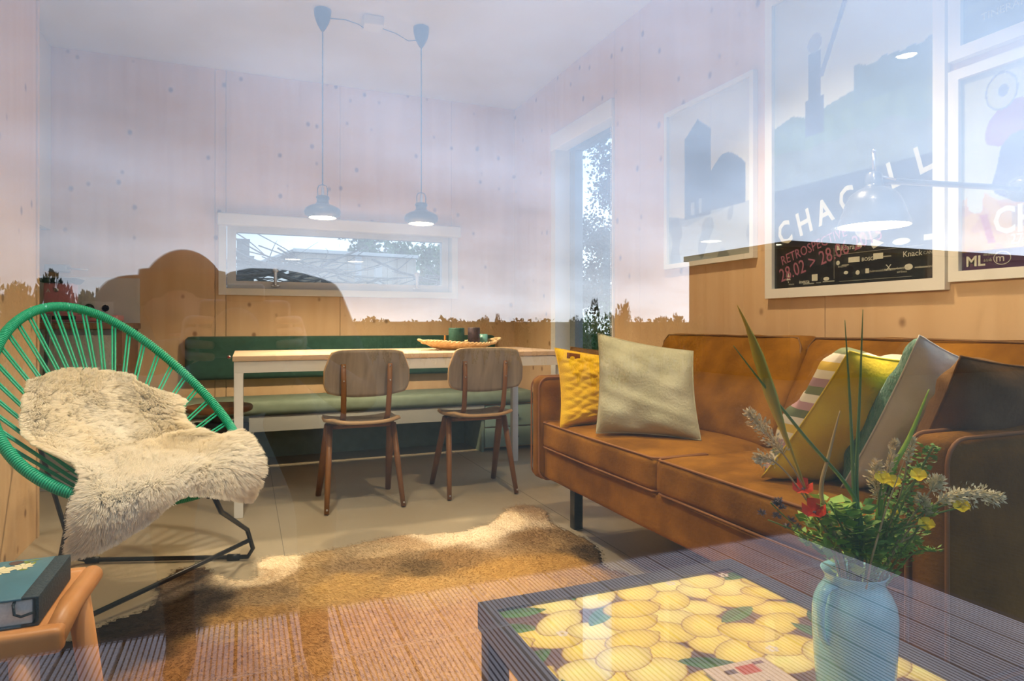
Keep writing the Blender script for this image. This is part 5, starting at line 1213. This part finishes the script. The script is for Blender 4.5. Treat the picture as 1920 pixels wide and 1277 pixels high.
for y, z, s, tx in ((1.672, 1.158, .026, 'Klara'), (1.44, 1.112, .026, 'Knack'), (1.372, 1.114, .014, 'CANVAS'), (1.59, 1.112, .018, 'BOSCH'), (1.86, 1.052, .019, 'invicta'), (1.91, 1.048, .008, 'FONDS'), (1.78, 1.048, .008, 'musea'), (1.685, 1.098, .011, 'brussels'), (1.46, 1.074, .012, 'brussels'), (1.46, 1.062, .012, 'airlines'), (1.562, 1.072, .011, 'thebrusselsfoundation'), (1.50, 1.072, .03, 'X'), (1.385, 1.072, .012, 'la monnaie')):
    text(tx, s, cream_ if s > .015 else greyi, parent=t2, M=wallM(y, z, WX-.0104))
bx = MB(); qd(bx, 1.690, 1.160, .014, .017); qd(bx, 1.642, 1.112, .045, .018); qd(bx, 1.545, 1.114, .036, .020); qd(bx, 1.575, 1.07, .014, .016); qd(bx, 1.80, 1.058, .026, .024); qd(bx, 1.37, 1.157, .036, .018)
obj('sponsor_box', bx, cream_, t2)
def disc(y, z, ry, rz_, n=18, x=WX-.0106): 
    return MB().add([(x, y+ry*math.cos(a), z+rz_*math.sin(a)) for a in np.linspace(0, -2*PI, n+1)[:-1]], [tuple(range(n))])
for a in ((1.445, 1.163, .031, .011), (1.42, 1.079, .014, .010), (1.605, 1.075, .008, .008), (1.597, 1.168, .010, .010), (1.735, 1.062, .013, .007), (1.685, 1.115, .008, .008), (1.652, 1.078, .009, .006)): obj('sponsor_mark', disc(*a), cream_, t2)
xw = WX-.0106
obj('sponsor_mark', MB().add([(xw, 1.545, 1.184), (xw, 1.545, 1.150), (xw, 1.505, 1.166), (xw, 1.556, 1.166)], [(0, 3, 1, 2)]), cream_, t2)
obj('tree_mark', MB().add([(xw, 1.912, 1.098), (xw, 1.923, 1.068), (xw, 1.901, 1.068), (xw, 1.914, 1.068), (xw, 1.910, 1.068), (xw, 1.910, 1.058), (xw, 1.914, 1.058)], [(0, 1, 2), (3, 5, 6)]), cream_, t2)
for y, z, w in ((1.84, 1.047, .05), (1.75, 1.05, .05), (1.67, 1.103, .03), (1.51, 1.118, .03), (1.505, 1.075, .06), (1.40, 1.073, .04)):
    m_ = MB(); qd(m_, y, z, w, .004); obj('small_print', m_, greyi, t2)
# 3: colourful poster with purple band
im = canvas(130, 150, (196, 194, 168)); X, Y = XY(im); n1 = nzf(X, Y, 5, 7); n2 = nzf(X, Y, 11, 2)
fill(im, X+.3*n1 < .30+.3*Y, (196, 196, 178)); fill(im, (Y < .36+.08*n1), (206, 158, 34)); fill(im, (Y < .34) & (n2 > .12), (186, 120, 34), .7)
fill(im, (np.hypot((X-.33)/.17, (Y-.70)/.12) < 1+.5*n1), (140, 50, 110)); fill(im, (np.hypot((X-.36)/.18, (Y-.47)/.19) < 1+.4*n1), (56, 60, 112)); fill(im, np.hypot(X-.24, Y-.88) < .095, (110, 120, 110)); fill(im, np.hypot(X-.24, Y-.88) < .085, (186, 180, 132)); fill(im, np.hypot(X-.25, Y-.88) < .03, (80, 90, 120))
fill(im, np.hypot((X-.09)/.07, (Y-.50)/.2) < 1+.3*n2, (200, 204, 200)); fill(im, (np.abs(X-.16+.35*(Y-.2)) < .022) & (Y > .13) & (Y < .28), (170, 34, 24))
fill(im, (Y > .2) & (Y < .30) & (X > .3), (110, 90, 50), .6); fill(im, Y < .10, (66, 36, 78))
t3, f3 = framed('framed_poster', 1.285, .775, 1.022, 1.645, 'framed colourful poster with a purple band beside the wall lamp', im, .030)
text('ML', .042, cream_, parent=t3, M=f3(.025, .022), bold=.02); text('m', .032, cream_, parent=t3, M=f3(.205, .035)); 
ring_ = MB(); ring_.tube([(xw, 1.145+.022*math.cos(a), 1.081+.018*math.sin(a)) for a in np.linspace(0, 2*PI, 25)[:-1]], .0012, 4, closed=True); obj('logo_ring', ring_, cream_, t3)
text('musee des beaux arts', .012, greyi, parent=t3, M=f3(.135, .07), squash=.35); text('de la ville', .012, greyi, parent=t3, M=f3(.135, .04), squash=.5)
text('CHAGALL', .105, cream_, parent=t3, M=f3(.19, .175), squash=.8, bold=.022); text('27.06', .04, cream_, parent=t3, M=f3(.29, .115), squash=.8)
# 4: teal poster above
im = canvas(90, 90, (58, 96, 110)); X, Y = XY(im); n1 = nzf(X, Y, 4, 1); fill(im, n1 > .1, (84, 122, 126), .5); fill(im, (Y > .16) & (Y < .20+.12*X), (120, 140, 130), .4)
t4, f4 = framed('framed_poster', 1.285, .82, 1.675, 2.28, 'framed teal poster at the upper right corner', im, .036)
text('TINERARI', .03, greyi, parent=t4, M=f4(.12, .10))

# ================================================================== OUTSIDE THE BACK WINDOWS
sh = thing('garden_shed', 'pale board clad shed with white roof edge outside the back window', 'shed', (1.4, 9.8, -.16))
for i in range(12):
    x = .60+i*.1365; obj('board', MB().box(x+.003, x+.1335, 9.0, 9.02, -.16, 1.85-.002*i), M['siding'], sh)
obj('wall', MB().box(.62, 2.23, 9.021, 10.6, -.16, 1.84), M['siding'], sh)
obj('roof_edge', MB().obox(((.58+2.26)/2, 8.98, 1.875), (.84, 0, -.012), (0, .02, 0), (0, 0, .022)), M['white'], sh)
obj('side_fascia', MB().obox((.33, 9.0, 1.78), (.25, 0, .105), (0, .02, 0), (0, 0, .016)), M['white'], sh)
obj('roof', MB().add([(.56, 8.97, 1.88), (2.27, 8.97, 1.855), (2.27, 10.7, 1.855), (.56, 10.7, 1.88), (.06, 8.97, 1.67), (.06, 10.7, 1.67)], [(0, 1, 2, 3), (4, 0, 3, 5)]), M['greywood'], sh)
def pp(u, y): return onY(u, 500, y).x
for u, y, zt, w, m_, lab in ((456, 5.9, 1.62, .10, 'greywood', 'grey weathered board upright at the left of the back window'), (468, 6.1, 1.50, .07, 'greywood', 'shorter grey board behind the left upright'), (672, 6.6, 1.58, .055, 'alu', 'slim pale blue grey post outside the back window'), (709, 6.4, 1.48, .07, 'white', 'pale post right of the slim blue grey one')):
    x = pp(u, y); t = thing('fence_post', lab, 'post', (x, y, -.16), 'posts outside the back window')
    obj('post', MB().rbox(x-w/2, x+w/2, y-.02, y+.02, -.16, zt-.012, .004), M[m_], t); obj('post_cap', MB().rbox(x-w/2-.004, x+w/2+.004, y-.024, y+.024, zt-.012, zt, .003), M[m_], t)
bpile = thing('brushwood_pile', 'pile of cut grey branches stacked outside the back window', 'branches', (.7, 5.7, -.16))
bm_ = MB()
for i in range(360):
    x = R.uniform(-.6, 2.4); y = R.uniform(5.35, 6.2); z = R.uniform(.8, 1.42)*(1-.05*abs(x-.2)); L = R.uniform(.3, .9); a = R.gauss(0, .28); th = R.choice((.004, .006, .008, .012, .02))
    p = [Vector((x+L*(k/3-.5), y+R.uniform(-.04, .04), z+L*(k/3-.5)*math.sin(a)+R.uniform(-.025, .025))) for k in range(4)]
    bm_.tube(p, [th, th*.9, th*.7, th*.3], 5)
bm_.box(-.8, 2.6, 5.6, 6.1, -.16, 1.2)
obj('branch_heap', bm_, M['greybark'], bpile, kind='stuff')
for pts, th in (([(435, 470), (480, 492), (560, 505), (640, 508)], .022), ([(445, 505), (520, 500), (600, 505), (660, 520)], .02), ([(430, 440), (500, 480), (560, 500)], .006), ([(443, 437), (470, 455), (510, 490)], .005), ([(480, 437), (540, 470), (570, 495)], .004), ([(500, 500), (510, 470), (520, 450)], .004), ([(600, 500), (615, 475), (610, 465)], .003), ([(640, 515), (700, 500), (770, 478)], .005), ([(560, 500), (600, 490), (690, 498)], .005), ([(520, 505), (580, 485), (640, 492)], .004), ([(740, 510), (765, 490), (775, 480)], .004)):
    L = [onY(u, v, 5.45+R.uniform(-.05, .05)) for u, v in pts]
    obj('branch', MB().tube(bez(L, 10), [th]*6+[th*.8, th*.6, th*.4, th*.25], 6), M['greybark'], bpile)
def tree(name, x, y, h, r, label, n, seed, m, lw=.035, ll=.09, group=None, cz=.62):
    t = thing(name, label, 'tree', (x, y, -.16), group); rr = random.Random(seed)
    tk = MB(); tips = []
    tk.tube([(x, y, -.16), (x+.03, y, h*.3), (x-.04, y+.05, h*.6), (x, y, h*.92)], [.07, .055, .035, .008], 8)
    for k in range(26):
        z = h*rr.uniform(.25, .9); a = rr.uniform(0, 6.28); e = r*rr.uniform(.5, 1)*(1.15-(z/h)*.75); q = Vector((x+math.cos(a)*e, y+math.sin(a)*e, z+rr.uniform(.1, .5)))
        tk.tube([(x, y, z), (x+math.cos(a)*e*.5, y+math.sin(a)*e*.5, z+.12), q], [.018, .011, .003], 5)
        for f in (.55, .8, 1): tips.append(Vector((x, y, z)).lerp(q, f))
    obj('trunk', tk, M['bark'], t); mb = MB()
    for k in range(n):
        c = rr.choice(tips)+Vector((rr.gauss(0, .15), rr.gauss(0, .15), rr.gauss(0, .13))); mb.leaf(c, (rr.uniform(-1, 1), rr.uniform(-1, 1), rr.uniform(-.4, 1)), lw*rr.uniform(.6, 1.2), ll*rr.uniform(.6, 1.2), n=(rr.uniform(-1, 1), rr.uniform(-1, 1), rr.uniform(-1, 1)))
    obj('foliage', mb, m, t, kind='stuff')
def gp(u, zc): p = pz(u, 600, zc); return p.x, p.y
x, y = gp(1158, 11); tree('garden_tree', x, y, 4.0, 1.1, 'leafy tree outside the tall window', 15000, 4, M['leafd'], .03, .07)
x, y = gp(1100, 8); 
for i, (u, zc, h) in enumerate(((1068, 8, 1.12), (1098, 7.5, 1.2), (1125, 7.8, 1.15), (1150, 8.6, 1.3), (1180, 9, 1.3))):
    x, y = gp(u, zc+(i % 2)*1.1); t = thing('garden_bush', ['bright green bush at the left foot of the tall window', 'bright green bush second from the left outside the tall window', 'bright green bush at the middle of the tall window foot', 'bright green bush under the garden tree trunk', 'bright green bush hidden behind the tall window edge'][i], 'bush', (x, y, -.16), 'green bushes outside the tall window')
    mb = leafcloud(1500, .55, .5, .75, .02, .055, .62, seed=60+i); o = obj('foliage', mb, M['leafb']); o.parent = t; o['kind'] = 'stuff'; o = obj('stem', stems(8, .3, .8, 8+i), M['bark']); o.parent = t; t.scale = (.62, .62, h/1.2)
for i, (u, zc, h, lb) in enumerate(((700, 12, 2.6, 'green tree just right of the shed ridge outside the back window'), (748, 15.5, 2.7, 'green tree behind the slim posts outside the back window'), (800, 17.8, 3.1, 'green tree right of the garden shed'), (838, 20, 3.5, 'green tree at the right end of the back window view'), (985, 19, 2.9, 'most distant green tree beyond the garden'))):
    x, y = gp(u, zc); tree('far_tree', x, y, h, .62, lb, 3600, 30+i, M['leafb'], .045, .11, 'green trees beyond the shed')
